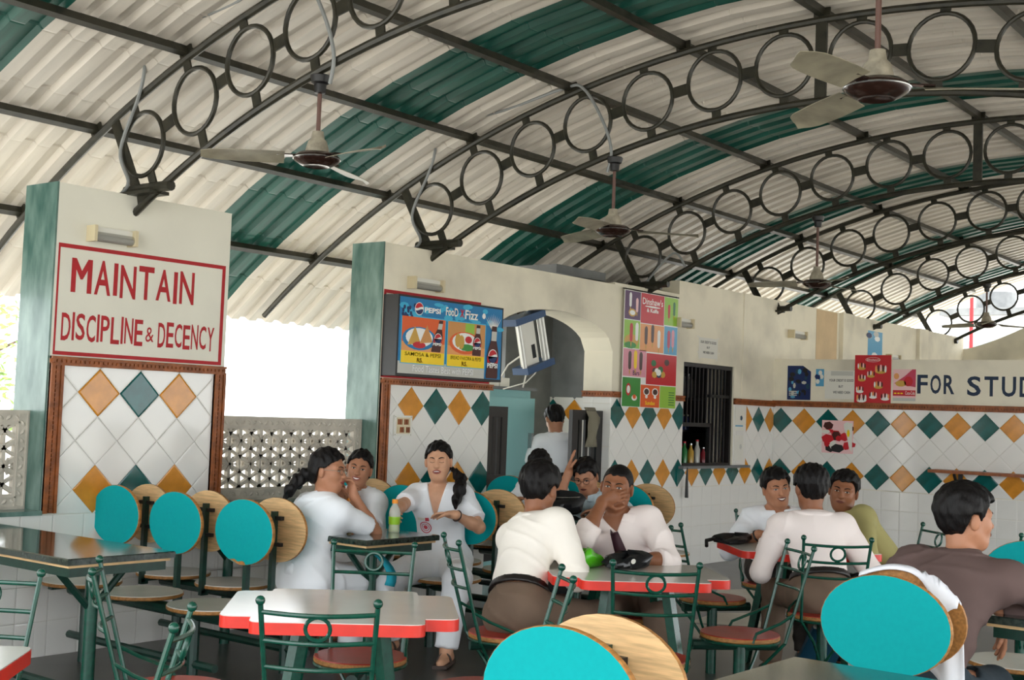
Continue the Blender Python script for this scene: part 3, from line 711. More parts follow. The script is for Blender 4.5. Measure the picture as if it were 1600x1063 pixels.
# ------------------------------------------------------------------ posters on the long wall
def poster_base(name, FN, u0, u1, v0, v1, label, m='paper', th=0.004, h0=0.001):
    t = thing(name, label, 'poster', FN((u0+u1)/2, v0, 0.0))
    PF = lambda s, q, h=0.0: FN(u0+(u1-u0)*s, v0+(v1-v0)*q, th+h)
    mb = MB(); p = [FN(a,b_,h) for h in (h0,th) for a, b_ in ((u0,v0),(u1,v0),(u1,v1),(u0,v1))]
    mb.add(p, [(0,3,2,1),(4,5,6,7),(0,1,5,4),(1,2,6,5),(2,3,7,6),(3,0,4,7)]); obj('sheet', mb, m, t, world=True)
    return t, PF
t, PF = poster_base('ice_lolly_poster', LW, 9.905, 10.87, 1.578, 2.675, 'tall hanging ice lolly poster in a patchwork of coloured squares beside the arch', 'm_white', 0.040, 0.034)
def cell(par, PF, s0, s1, q0, q1, m, h=e):
    mb = MB(); rect(mb, PF, s0, s1, q0, q1, h); return obj('colour_square', mb, m, par, world=True)
def pb(par, PF, cs, cq, rs, rq, m, h=2*e, n=10, rot=0.0, pts=None, name='picture'):
    mb = MB(); blob(mb, PF, cs, cq, rs, rq, h, n, rot, pts); return obj(name, mb, m, par, world=True)
CAPS = [(math.cos(a)*0.5*(1 if True else 1), (0.62 if math.sin(a) >= 0 else -0.62)+0.38*math.sin(a)) for a in [i*math.pi/6 for i in range(12)]]
for c in ((0.004,0.285,0.752,0.996,'m_purple'),(0.292,0.725,0.735,0.996,'m_red'),(0.732,0.996,0.745,0.996,'m_lime'),(0.004,0.285,0.505,0.745,'m_lime'),(0.292,0.735,0.49,0.728,'m_peach'),(0.742,0.996,0.485,0.735,'m_skyb'),(0.004,0.415,0.262,0.497,'m_pink'),(0.422,0.996,0.205,0.478,'m_red'),(0.004,0.325,0.004,0.252,'m_green'),(0.332,0.685,0.004,0.198,'m_orange'),(0.692,0.996,0.004,0.198,'m_lime')): cell(t, PF, *c)
pb(t, PF, 0.14, 0.57, 0.13, 0.055, 'm_gold', 1.5*e); pb(t, PF, 0.12, 0.53, 0.11, 0.03, 'm_green', 1.7*e)
def lolly(a, b_, m, sz=1.0, rot=0.0):
    pb(t, PF, a, b_, 0.050*sz, 0.070*sz, m, 3*e, rot=rot, pts=CAPS); pb(t, PF, a, b_-0.085*sz, 0.010*sz, 0.028*sz, 'm_gold', 2.5*e, 4, rot)
for a, b_, m in ((0.10,0.92,'m_white'),(0.22,0.88,'m_pinkw'),(0.82,0.87,'m_red'),(0.92,0.90,'m_dgreen'),(0.13,0.64,'m_red'),(0.23,0.65,'m_white'),(0.40,0.63,'m_choc'),(0.52,0.65,'m_choc'),(0.64,0.61,'m_white'),(0.83,0.62,'m_mag'),(0.91,0.63,'m_pink'),(0.12,0.40,'m_choc'),(0.22,0.41,'m_yellow'),(0.32,0.40,'m_choc')): lolly(a, b_, m, 1.15 if b_ < .7 else 0.9)
pb(t, PF, 0.14, 0.81, 0.07, 0.035, 'm_gold'); pb(t, PF, 0.14, 0.81, 0.05, 0.022, 'm_white', 3*e)
for i in range(9): pb(t, PF, 0.55+0.30*random.random(), 0.28+0.13*random.random(), 0.05, 0.030, ('m_choc','m_dgreen','m_gold','m_white','m_dteal')[i % 5], (3+0.2*i)*e, 8)
pb(t, PF, 0.11, 0.15, 0.045, 0.055, 'm_red'); pb(t, PF, 0.11, 0.15, 0.03, 0.035, 'm_white', 3*e); pb(t, PF, 0.22, 0.08, 0.05, 0.025, 'm_white'); pb(t, PF, 0.22, 0.09, 0.03, 0.02, 'm_orange', 3*e)
for a in (0.44, 0.60): pb(t, PF, a, 0.14, 0.06, 0.035, 'm_white'); pb(t, PF, a, 0.14, 0.045, 0.026, 'm_choc', 3*e); pb(t, PF, a, 0.095, 0.025, 0.014, 'm_white', 3*e)
letters(t, 'lettering', PF, "Dinshaw's", 0.32, 0.70, 0.90, 0.96, 'm_white', 0.01, 2*e); pb(t, PF, 0.51, 0.885, 0.15, 0.008, 'm_white'); letters(t, 'lettering', PF, '& Kulfis', 0.40, 0.62, 0.835, 0.87, 'm_white', 0.03, 2*e)
letters(t, 'lettering', PF, 'Bars', 0.18, 0.30, 0.275, 0.315, 'm_purple', 0.02, 2*e); letters(t, 'lettering', PF, 'Sundae', 0.42, 0.60, 0.025, 0.06, 'm_yellow', 0.02, 2*e)
for i in range(6): cell(t, PF, 0.86, 0.97, 0.03+0.022*i, 0.038+0.022*i, 'm_dgreen', 2*e)
for a_ in (9.93, 10.84): obj('hook', MB().tube([(a_,0.0,2.69),(a_,-0.034,2.69),(a_,-0.036,2.676)], 0.004, 5), 'black_wood', t, world=True)
obj('top_rod', MB().tube([(9.89,-0.034,2.685),(10.885,-0.034,2.685)], 0.006, 6), 'black_wood', t, world=True)
# ------------------------------------------------------------------ papers and posters on the partition
t, PF = poster_base('dark_blue_poster', BW, 0.165, 0.445, 1.745, 2.125, 'torn dark blue printed poster pasted at the tiled corner of the partition', 'm_navy')
for i in range(22): pb(t, PF, 0.1+0.8*random.random(), 0.08+0.8*random.random(), 0.05+0.08*random.random(), 0.03+0.06*random.random(), ('m_black','m_skyb','m_dteal','m_grey','m_black')[i % 5], (1+0.1*i)*e, 6, random.random()*3)
for i in range(3): cell(t, PF, 0.08, 0.42, 0.12+0.055*i, 0.15+0.055*i, 'm_grey', 4*e)
pb(t, PF, 0.9, 0.93, 0.25, 0.10, 'paint_stained', 5*e, pts=[(-1,0.8),(0.45,-1),(0.45,0.8)])
t, PF = poster_base('torn_blue_sticker', BW, 0.505, 0.60, 1.90, 2.09, 'torn scrap of blue paper beside the taped notice', 'm_skyb')
for i in range(5): pb(t, PF, random.random(), random.random(), 0.25, 0.15, ('paper','m_navy')[i % 2], (1+0.2*i)*e, 6)
t, PF = poster_base('cash_notice', BW, 0.615, 0.955, 1.765, 2.075, 'white paper notice reading YOUR CREDIT IS GOOD BUT WE NEED CASH', 'paper')
letters(t, 'lettering', PF, 'YOUR CREDIT IS GOOD', 0.14, 0.97, 0.61, 0.70, 'ink', 0.02, e); letters(t, 'lettering', PF, 'BUT', 0.47, 0.62, 0.40, 0.48, 'ink', 0.02, e); letters(t, 'lettering', PF, 'WE NEED CASH', 0.28, 0.86, 0.19, 0.28, 'ink', 0.02, e)
cell(t, PF, 0.0, 0.16, 0.0, 1.0, 'white_plastic', 0.5*e); cell(t, PF, 0.2, 0.95, 0.82, 0.98, 'm_grey', 0.5*e)
t, PF = poster_base('red_sundae_poster', BW, 0.957, 1.362, 1.722, 2.245, 'tall glossy red poster of ice cream sundaes standing above the partition top edge', 'm_red', 0.006)
letters(t, 'lettering', PF, "Dinshaw's", 0.34, 0.68, 0.885, 0.925, 'm_white', 0.01, e)
mb = MB(); mb.tube([PF(0.5+0.20*math.cos(a), 0.905+0.045*math.sin(a), e) for a in [k*math.pi/10 for k in range(20)]], 0.0015, 4, closed=True); obj('logo_outline', mb, 'm_white', t, world=True)
for (a, b_, sz) in ((0.19,0.76,0.13),(0.72,0.70,0.18),(0.45,0.60,0.12),(0.20,0.52,0.12),(0.66,0.38,0.14),(0.15,0.28,0.12),(0.52,0.17,0.12),(0.85,0.14,0.13),(0.2,0.1,0.16)):
    pb(t, PF, a, b_-0.03, sz*0.9, sz*0.30, 'm_gold' if b_ > .3 else 'm_white', e, 10)
    for k in range(5):
        q = -0.9+1.8*k/4; pb(t, PF, a+sz*0.8*q, b_+0.035-0.02*abs(q), sz*0.16, sz*0.42, ('m_choc','m_white','m_peach','m_brown','m_pinkw')[(k+int(a*10)) % 5], (2+0.1*k)*e, 8, -q*0.4)
t, PF = poster_base('cola_poster', BW, 1.385, 1.630, 1.76, 2.095, 'pale red cola poster with a splashing drink next to the painted lettering', 'm_pinkw')
pb(t, PF, 0.5, 0.72, 0.5, 0.28, 'm_mag', e, pts=[(-0.9,-0.6),(1,-1),(1,1),(0.7,1),(0,0.2)]); pb(t, PF, 0.68, 0.62, 0.2, 0.16, 'm_red', 2*e); pb(t, PF, 0.35, 0.55, 0.25, 0.10, 'm_gold', 2*e); pb(t, PF, 0.15, 0.78, 0.12, 0.10, 'm_peach', 2*e)
cell(t, PF, 0.0, 1.0, 0.16, 0.34, 'm_red', 2*e); cell(t, PF, 0.0, 1.0, 0.0, 0.10, 'm_grey', 2*e); letters(t, 'lettering', PF, 'Coca-Cola', 0.55, 0.97, 0.20, 0.31, 'm_white', 0.0, 3*e); letters(t, 'lettering', PF, '...', 0.05, 0.45, 0.22, 0.26, 'm_yellow', 0.03, 3*e)
t, PF = poster_base('torn_tile_poster', BW, 0.595, 0.955, 1.175, 1.53, 'torn red and white paper poster pasted over the diamond tiles', 'm_pinkw', 0.010)
for i in range(16): pb(t, PF, 0.08+0.84*random.random(), 0.1+0.8*random.random(), 0.10+0.12*random.random(), 0.06+0.10*random.random(), ('m_red','m_red','m_brown','paper','m_red','m_black')[i % 6], (1+0.15*i)*e, 6, random.random()*3)
pb(t, PF, 0.85, 0.62, 0.05, 0.12, 'm_yellow', 5*e, 6); pb(t, PF, 0.75, 0.5, 0.25, 0.5, 'paper', 4*e, pts=[(-0.2,0.6),(0.9,0.9),(0.9,-0.9),(0.5,-0.6),(0.2,0.1)])
# papers on the stained left wall
t, PF = poster_base('wall_notice', LW, 11.36, 11.75, 2.12, 2.33, 'small white taped notice above the barred window', 'paper')
letters(t, 'lettering', PF, 'OUR CREDIT IS GOOD', 0.08, 0.92, 0.72, 0.85, 'ink', 0.02, e); letters(t, 'lettering', PF, 'BUT', 0.42, 0.58, 0.48, 0.58, 'ink', 0.02, e); letters(t, 'lettering', PF, 'WE NEED CASH', 0.22, 0.80, 0.22, 0.34, 'ink', 0.02, e)
for a, b_ in ((-0.06,1.02),(1.02,1.03),(-0.05,0.25),(1.08,0.3),(0.05,-0.05),(0.95,-0.06)): pb(t, PF, a, b_, 0.07, 0.035, 'white_plastic', 2*e, 4, 0.6, name='tape')
t, PF = poster_base('pinned_sheets', LW, 14.13, 14.72, 1.9, 2.86, 'long tan paper sheets covered in faint writing on the wall behind the partition', 'paper_tan')
t, PF = poster_base('sky_poster', LW, 15.68, 16.15, 2.25, 2.72, 'small blue and white poster on the wall just above the tall red poster', 'm_skyb')
for i in range(8): pb(t, PF, random.random(), random.random(), 0.2, 0.08, ('m_white','m_grey','m_navy')[i % 3], (1+0.2*i)*e, 7, 0.5)
for i, (v0, v1, m) in enumerate(((1.38,1.63,'paper'),(1.06,1.33,'paper'))):
    t, PF = poster_base('taped_sheet', LW, 12.16, 12.36, v0, v1, 'white sheet with a blue mark taped right of the barred window, the upper one' if i == 0 else 'plain white sheet taped right of the barred window, the lower one', m, 0.010)
    pb(t, PF, 0.7, 0.55, 0.15, 0.12, 'm_dteal' if i == 0 else 'm_grey', e, 5)
    if i == 0: cell(t, PF, 0.05, 0.9, 0.18, 0.24, 'm_skyb', e)
# switch plate on the second pier
sw = thing('switch_board', 'small white switch plate with two rows of brown switches on the diamond tiles', 'switch', LW(6.98, 1.35, 0))
SF = lambda s, q, h=0.0: LW(6.885+0.195*s, 1.275+0.155*q, 0.008+h)
def sbox(name, s0, s1, q0, q1, h0, h1, m):
    p = [SF(a,b_,h) for h in (h0,h1) for a, b_ in ((s0,q0),(s1,q0),(s1,q1),(s0,q1))]; mb = MB(); mb.add(p, [(0,3,2,1),(4,5,6,7),(0,1,5,4),(1,2,6,5),(2,3,7,6),(3,0,4,7)]); obj(name, mb, m, sw, world=True)
sbox('plate', 0, 1, 0, 1, 0, 0.012, 'white_plastic'); sbox('insert', 0.13, 0.87, 0.12, 0.90, 0.012, 0.016, 'cream_plastic')
for r_ in range(2):
    for k in range(6): sbox('switch', 0.17+0.115*k, 0.25+0.115*k, 0.18+0.38*r_, 0.44+0.38*r_, 0.016, 0.024, 'carved_wood' if (k+r_) % 3 else 'cream_plastic')
for a, b_ in ((0.06,0.07),(0.94,0.07),(0.06,0.93),(0.94,0.93)): pb(sw, SF, a, b_, 0.02, 0.025, 'black', 0.0125, 6, name='screw')
# ledge shelf on the partition
sh = thing('wall_ledge', 'narrow brown wooden ledge on a black bracket fixed to the tiled partition', 'shelf', (XB-0.1, -2.6, 1.0))
obj('board', MB().box(XB-0.24, XB-0.006, -3.6, -1.86, 1.035, 1.065), 'carved_wood', sh, world=True)
for u in (2.12, 3.1):
    obj('bracket', MB().box(XB-0.03, XB-0.006, -u-0.02, -u+0.02, 0.75, 1.035).bar((XB-0.03,-u,0.80),(XB-0.21,-u,1.03),0.025,0.02), 'black', sh, world=True)
# ------------------------------------------------------------------ through the arch
fg = thing('refrigerator', 'pale turquoise refrigerator standing behind the wall arch', 'refrigerator', (9.1, 0.95, 0))
obj('body', MB().box(8.74, 9.42, 0.66, 1.30, 0.04, 1.69), 'fridge', fg, world=True)
obj('door', MB().box(8.745, 9.415, 0.60, 0.655, 0.08, 1.62), 'fridge', fg, world=True); obj('top_trim', MB().box(8.73, 9.43, 0.59, 1.30, 1.69, 1.715), 'plaster_grey', fg, world=True)
obj('handle', MB().box(9.33, 9.36, 0.56, 0.60, 0.9, 1.3), 'steel', fg, world=True)
st = thing('voltage_stabiliser', 'white stabiliser box with a cable on top of the turquoise refrigerator', 'appliance', (8.95, 0.85, 1.715))
obj('case', MB().box(8.80, 9.02, 0.72, 0.98, 1.715, 1.755), 'white_plastic', st, world=True); obj('plug', MB().box(9.06, 9.20, 0.74, 0.84, 1.715, 1.80), 'white_plastic', st, world=True)
obj('cable', MB().tube([(9.13,0.79,1.80),(9.12,0.7,1.92),(9.05,0.5,2.0),(9.2,0.6,1.98),(9.4,0.7,1.86),(9.38,0.72,1.72)], 0.008, 6), 'white_plastic', st, world=True)
obj('hose', MB().tube([(8.35,0.5,1.82),(8.5,0.5,1.9),(8.7,0.55,1.93),(8.85,0.7,1.88),(8.93,0.8,1.755)], 0.018, 8), 'white_plastic', st, world=True)
fk = thing('insect_killer', 'tilted insect killer lamp with blue end caps hanging in the arch', 'lamp', (8.74, 0.16, 2.1))
fk.rotation_euler = (0, math.radians(-17), 0)
obj('top_cap', MB().box(-0.23,0.20,-0.06,0.10,0.19,0.25), 'blue_plastic', fk); obj('bottom_cap', MB().box(-0.18,0.22,-0.07,0.10,-0.25,-0.19), 'blue_plastic', fk)
obj('reflector', MB().box(-0.14,0.06,-0.02,0.03,-0.19,0.19), 'white_plastic', fk)
for xx in (-0.17, 0.12, 0.165): obj('tube', MB().tube([(xx,-0.035,-0.19),(xx,-0.035,0.19)], 0.021, 10), 'alu', fk)
obj('warning_mark', MB().box(-0.02,0.03,-0.0225,-0.02,-0.14,-0.02), 'ink', fk)
obj('chain', MB().tube([(0,0.02,0.25),(0.05,0.02,0.33)], 0.004, 5), 'steel', fk); obj('cord', MB().tube([(0.05,0.0,-0.25),(0.06,0.05,-0.30),(-0.02,0.1,-0.36),(-0.1,0.3,-0.40)], 0.006, 5), 'white_plastic', fk)
def swing_door(x0, x1, label, open_=0.0):
    t = thing('swing_gate', label, 'gate', (x0, 0.10, 0.25), open_)
    w_ = x1-x0
    for a, b_ in ((0.0,0.09),(w_-0.09,w_)): obj('stile', MB().box(a,b_,-0.02,0.02,0.0,1.28), 'black_wood', t)
    for z in (0.0, 0.62, 1.19): obj('rail', MB().box(0.09,w_-0.09,-0.02,0.02,z,z+0.09), 'black_wood', t)
    n = 3
    for i in range(n):
        a = 0.09+(w_-0.18)*(i+0.5)/n
        obj('slat', MB().box(a-0.022,a+0.022,-0.012,0.012,0.09,1.19), 'black_wood', t)
    return t
swing_door(8.05, 8.44, 'black slatted swing gate leaf at the pier side of the arch', 0.15)
swing_door(9.30, 9.78, 'black slatted swing gate leaf draped with a khaki cloth')
cl = MB(); P = []
for j in range(9):
    for i in range(5):
        P.append((9.50+0.045*i+0.012*math.sin(j*1.3+i), 0.062-0.018*math.sin(i*1.9+j*0.5) if j > 1 else 0.10-0.02*j, 1.555-0.045*j))
cl.add(P, [(j*5+i, j*5+i+1, (j+1)*5+i+1, (j+1)*5+i) for j in range(8) for i in range(4)], True)
co = obj('hanging_cloth', cl, mat('cloth_khaki', srgb(128,122,104), 0.9)); tag(co, 'khaki cloth hung over the top of the far swing gate', 'cloth'); co.modifiers.new('thick', 'SOLIDIFY').thickness = 0.006
# ------------------------------------------------------------------ shop behind the bars
CB = [srgb(40,120,60), srgb(150,40,50), srgb(190,150,60), srgb(60,80,150), srgb(200,200,190)]
for i, c in enumerate(CB): mat('jar_%d' % i, c, 0.2, spec=0.6)
JN = ['green', 'dark red', 'amber', 'blue', 'clear pale']
shf = thing('shop_shelf', 'dark wooden goods shelf inside the barred window', 'shelf', (11.6, 1.0, 0))
for z in (0.96, 1.34, 1.70): obj('shelf_board', MB().box(11.2, 12.75, 0.62, 0.95, z, z+0.025), 'black_wood', shf, world=True)
for x in (11.2, 12.72): obj('shelf_side', MB().box(x, x+0.03, 0.62, 0.95, 0.0, 2.1), 'black_wood', shf, world=True)
for k in range(15):
    z = (0.985, 1.365, 1.725)[k//5]; x = 11.36+0.26*(k % 5)+0.03*(k//5); ci = (k*3+k//5) % 5; r_ = 0.045+0.02*((k*7) % 3)/2; hh = 0.17+0.05*(k % 3)
    t = thing('goods_jar', '%s %s jar on the %s of the shop shelf behind the bars' % (('tall','squat','slim')[k % 3], JN[ci], ('bottom board','middle board','top board')[k//5]), 'jar', (x, 0.76, z), 0, 'jars on the shop shelf')
    obj('glass', MB().lathe([(r_,0),(r_,hh*0.7),(r_*0.7,hh*0.82),(r_*0.7,hh*0.9)], n=12), 'jar_%d' % ci, t); obj('lid', MB().lathe([(r_*0.75,hh*0.9),(r_*0.75,hh),(0.0001,hh)], n=12), ('white_plastic','m_red','steel')[k % 3], t)
for k in range(6):
    x = 11.20+0.13*k; ci = (k*2+1) % 5; hh = (0.20,0.16,0.24,0.22,0.26,0.18)[k]
    t = thing('counter_bottle', '%s %s bottle standing on the window counter behind the bars, %s from the stile' % (JN[ci], ('short','tall')[k % 2], ('sixth','fifth','fourth','third','second','first')[k]), 'bottle', (x, 0.19, 1.012), 0, 'bottles on the window counter')
    obj('glass', MB().lathe([(0.034,0),(0.034,hh*0.6),(0.014,hh*0.8),(0.014,hh*0.93)], n=12), 'jar_%d' % ci, t); obj('cap', MB().lathe([(0.017,hh*0.93),(0.017,hh),(0.0001,hh)], n=10), 'steel' if k % 2 else 'm_red', t)
sp = MB().tube([(11.09,-0.07,1.0),(11.085,-0.07,0.88),(11.09,-0.07,0.70)], [0.006,0.014,0.020], 7); tag(obj('hanging_strap', sp, 'black'), 'black strap hanging from the window counter end', 'strap')
# ------------------------------------------------------------------ fixed bench rows with round seats and oval backs
def oval(mb, c, ax, ay, n_, ra, rb, th, m_front, m_back, m_edge, n=36):
    """flat oval plate: front / back / edge materials as slots 0, 1, 2"""
    c, ax, ay, nn = Vector(c), Vector(ax), Vector(ay), Vector(n_)
    P = [ax*ra*math.cos(2*math.pi*k/n)+ay*rb*math.sin(2*math.pi*k/n) for k in range(n)]
    mb.cm = 0; mb.add([c+p*0.985+nn*th/2 for p in P], [tuple(range(n))])
    mb.cm = 1; mb.add([c+p-nn*th/2 for p in P], [tuple(range(n-1,-1,-1))])
    mb.cm = 2
    a = [c+p*0.985+nn*th/2 for p in P]+[c+p+nn*(th/2-0.004) for p in P]+[c+p-nn*th/2 for p in P]
    mb.add(a, [(j*n+k, (j+1)*n+k, (j+1)*n+(k+1) % n, j*n+(k+1) % n) for j in range(2) for k in range(n)], True); mb.cm = 0
def bench(xs, ys, face, label, zc=0.805, chip=False, ply='plywood'):
    """xs = seat centre line, face = +1 / -1: the way the sitter looks along x; seats along y"""
    t = thing('bench_row', label, 'bench', (xs, ys[0], 0), 0, 'fixed bench rows with teal oval backs')
    y0, y1 = min(ys)-0.16, max(ys)+0.10
    obj('beam', MB().tube([(xs,y0,0.385),(xs,y1,0.385)], 0.033, 10), 'metal_green_dark', t, world=True)
    for y in (ys[0]-0.02 if len(ys) == 1 else max(ys)-0.05, ys[0]-0.12 if len(ys) == 1 else min(ys)+0.12):
        obj('leg', MB().tube([(xs,y,0.0),(xs,y,0.385)], 0.030, 10), 'metal_green_dark', t, world=True)
    obj('floor_rail', MB().tube([(xs,y1,0.13),(xs,y0+0.1,0.13)], 0.022, 8), 'metal_green_dark', t, world=True)
    for y in ys:
        st = MB(); st.lathe([(0.215,0.425),(0.220,0.430),(0.220,0.444)], (xs,y,0), 36); 
        so = obj('seat', st, 'plywood_dark', t, world=True)
        obj('seat_laminate', MB().lathe([(0.2185,0.444),(0.2165,0.4485),(0.0001,0.4485)], (xs,y,0), 36), 'lam_white', so, world=True)
        obj('seat_bracket', MB().box(xs-0.20,xs+0.20,y-0.02,y+0.02,0.408,0.425), 'metal_green_dark', t, world=True)
        bxp = xs-face*0.225
        obj('back_post', MB().box(bxp-0.014,bxp+0.014,y-0.014,y+0.014,0.40,zc+0.10).bar((xs-face*0.19,y,0.405),(bxp-face*0.014,y,0.405),0.028,0.03), 'metal_green_dark', t, world=True)
        bk = MB(); oval(bk, (bxp+face*0.026,y,zc), (0,1,0), (0,0,1), (face,0,0), 0.232, 0.172, 0.018, 0, 0, 0)
        # oval axes: keep the winding outward for either facing
        if face < 0: bk.f = [f[::-1] for f in bk.f]
        bo = obj('backrest', bk, ['lam_teal', ply, 'plywood_dark'], t, world=True)
        for dz in (-0.075, 0.065): obj('back_bar', MB().box(bxp-face*0.002-0.006, bxp-face*0.002+0.018 if face > 0 else bxp+0.012, y-0.06, y+0.06, zc+dz-0.010, zc+dz+0.010), 'black', bo, world=True)
        if chip and y == min(ys):
            mb = MB(); P = [(0.10,-0.150),(0.02,-0.1715),(-0.03,-0.1705),(-0.02,-0.155),(0.0,-0.150),(0.03,-0.158),(0.06,-0.145)]
            mb.add([(bxp+face*0.0355, y+p[0], zc+p[1]) for p in P], [tuple(range(len(P)))]); obj('chipped_edge', mb, 'plywood_dark', bo, world=True)
    return t
YS = [-0.20, -0.76, -1.34]
bench(4.20, YS, -1, 'bench row of white round seats facing the empty black granite table, teal backs toward it', chip=True)
bench(4.825, YS, 1, 'bench row under the ponytailed woman in glasses, backs toward the empty granite table')
bench(6.02, YS, -1, 'bench row under the smiling woman and the woman holding a juice bottle')
bench(6.72, YS, 1, 'bench row backing on the juice woman, turned toward the bag table')
bench(7.86, YS, -1, 'bench row under the girl and the man in glasses behind the bag table')
bench(8.56, YS, 1, 'bench row by the arch, backing on the girl with lowered head')
bench(2.36, YS, 1, 'bench row at the wall beside the nearest end of the long empty granite table')
bench(4.03, [-4.88], -1, 'bench row whose big teal oval back carries a draped white coat')
bench(4.63, [-4.86], 1, 'bench row under the man in the brown shirt', ply='plywood_dark')
bench(2.29, [-4.78], -1, 'bench row in the open foreground with a bright teal oval back')
bench(2.93, [-4.76], 1, 'bench row in the open foreground, pale plywood back against a bright teal one')
bench(5.99, [-4.80, -5.36], -1, 'bench row facing the man in the brown shirt across his table')
# ------------------------------------------------------------------ granite tables
def granite(x0, x1, y0, y1, label, legs=None):
    t = thing('granite_table', label, 'table', ((x0+x1)/2, (y0+y1)/2, 0), 0, 'black granite tables')
    tp = MB(); tp.box(x0, x1, y0, y1, 0.750, 0.775); 
    tp.add([(x0+.004,y0+.004,.78),(x1-.004,y0+.004,.78),(x1-.004,y1-.004,.78),(x0+.004,y1-.004,.78),(x0,y0,.775),(x1,y0,.775),(x1,y1,.775),(x0,y1,.775)], [(0,1,2,3),(4,5,1,0),(5,6,2,1),(6,7,3,2),(7,4,0,3)])
    obj('table_top', tp, 'granite', t, world=True)
    obj('ply_board', MB().box(x0+0.012, x1-0.02, y0+0.012, y1-0.01, 0.737, 0.750), 'plywood', t, world=True)
    f = MB(); a = 0.03
    f.box(x0+a,x1-a,y0+a,y0+a+0.03,0.695,0.737).box(x0+a,x1-a,y1-a-0.03,y1-a,0.695,0.737).box(x0+a,x0+a+0.03,y0+a+0.03,y1-a-0.03,0.695,0.737).box(x1-a-0.03,x1-a,y0+a+0.03,y1-a-0.03,0.695,0.737)
    obj('frame', f, 'metal_green_dark', t, world=True)
    xm = (x0+x1)/2+0.02
    for y in (y0+0.26, y1-0.30):
        obj('leg', MB().tube([(xm,y,0.0),(xm,y,0.695)], 0.031, 12), 'metal_green', t, world=True)
        for s_ in (-1, 1): obj('brace', MB().tube([(xm,y,0.50),(xm+s_*0.19,y,0.70)], 0.017, 8), 'metal_green_dark', t, world=True)
    obj('floor_rail', MB().tube([(xm,y0+0.26,0.12),(xm,y1-0.30,0.12)], 0.024, 8), 'metal_green_dark', t, world=True)
granite(3.15, 3.71, -1.68, -0.03, 'empty black granite table with green pipe legs standing at the lettered pier')
granite(4.82, 5.40, -1.82, -0.03, 'black granite table where three women in white sit')
granite(6.95, 7.50, -1.72, -0.03, 'black granite table with a black bag on it before the arch')
granite(3.02, 3.58, -6.35, -4.86, 'black granite table between the two bright teal oval backs in the open foreground')
granite(4.97, 5.52, -6.35, -4.97, 'black granite table with papers beside the man in the brown shirt')
# ------------------------------------------------------------------ red-edged tables with ladder-back pedestal chairs
def rounded(poly, r, n=4):
    out = []
    m = len(poly)
    for i in range(m):
        p0, p1, p2 = Vector(poly[i-1]), Vector(poly[i]), Vector(poly[(i+1) % m]); a = (p0-p1); b_ = (p2-p1)
        rr = min(r, a.length*0.45, b_.length*0.45)
        cross = (p1-p0).x*(p2-p1).y-(p1-p0).y*(p2-p1).x
        if cross < 0: rr = min(rr, 0.012)
        A = p1+a.normalized()*rr; B = p1+b_.normalized()*rr
        for k in range(n+1):
            t = k/n; out.append((1-t)**2*A+2*t*(1-t)*p1+t*t*B)
    return out
def red_table(cx, cy, rot, label, z=0.735):
    t = thing('red_edged_table', label, 'table', (cx, cy, 0), rot, 'white tables with red edges')
    a, b_, c = 0.405, 0.29, 0.425        # arm length along e1, half width, arm length along e2
    P = [(a,-b_),(a,b_),(0.33,b_),(0.33,c),(-0.29,c),(-0.29,b_+0.02),(-a,b_+0.02),(-a,-b_-0.01),(-0.275,-b_-0.01),(-0.275,-c),(0.30,-c),(0.30,-b_)]
    Q = rounded(P, 0.05); n = len(Q)
    e_ = MB(); e_.prism([(p.x,p.y) for p in Q], lambda p: (p[0],p[1],z-0.044), lambda p: (p[0],p[1],z-0.003))
    e_.sm = [len(f) == 4 for f in e_.f]; obj('red_edge', e_, 'edge_red', t, sharp=40)
    tp = MB(); tp.prism([(p.x*0.996,p.y*0.996) for p in Q], lambda p: (p[0],p[1],z-0.003), lambda p: (p[0],p[1],z)); obj('table_top', tp, 'table_white', t)
    for s1 in (-1, 1):
        for s2 in (-1, 1):
            obj('leg', MB().bar((s1*0.14,s2*0.14,z-0.044), (s1*0.24,s2*0.24,0.0), 0.045, 0.045, upv=(s1,-s2,0)), 'metal_green', t)
    obj('under_frame', MB().box(-0.2,0.2,-0.02,0.02,z-0.075,z-0.044).box(-0.02,0.02,-0.2,0.2,z-0.075,z-0.044), 'metal_green_dark', t)
    return t
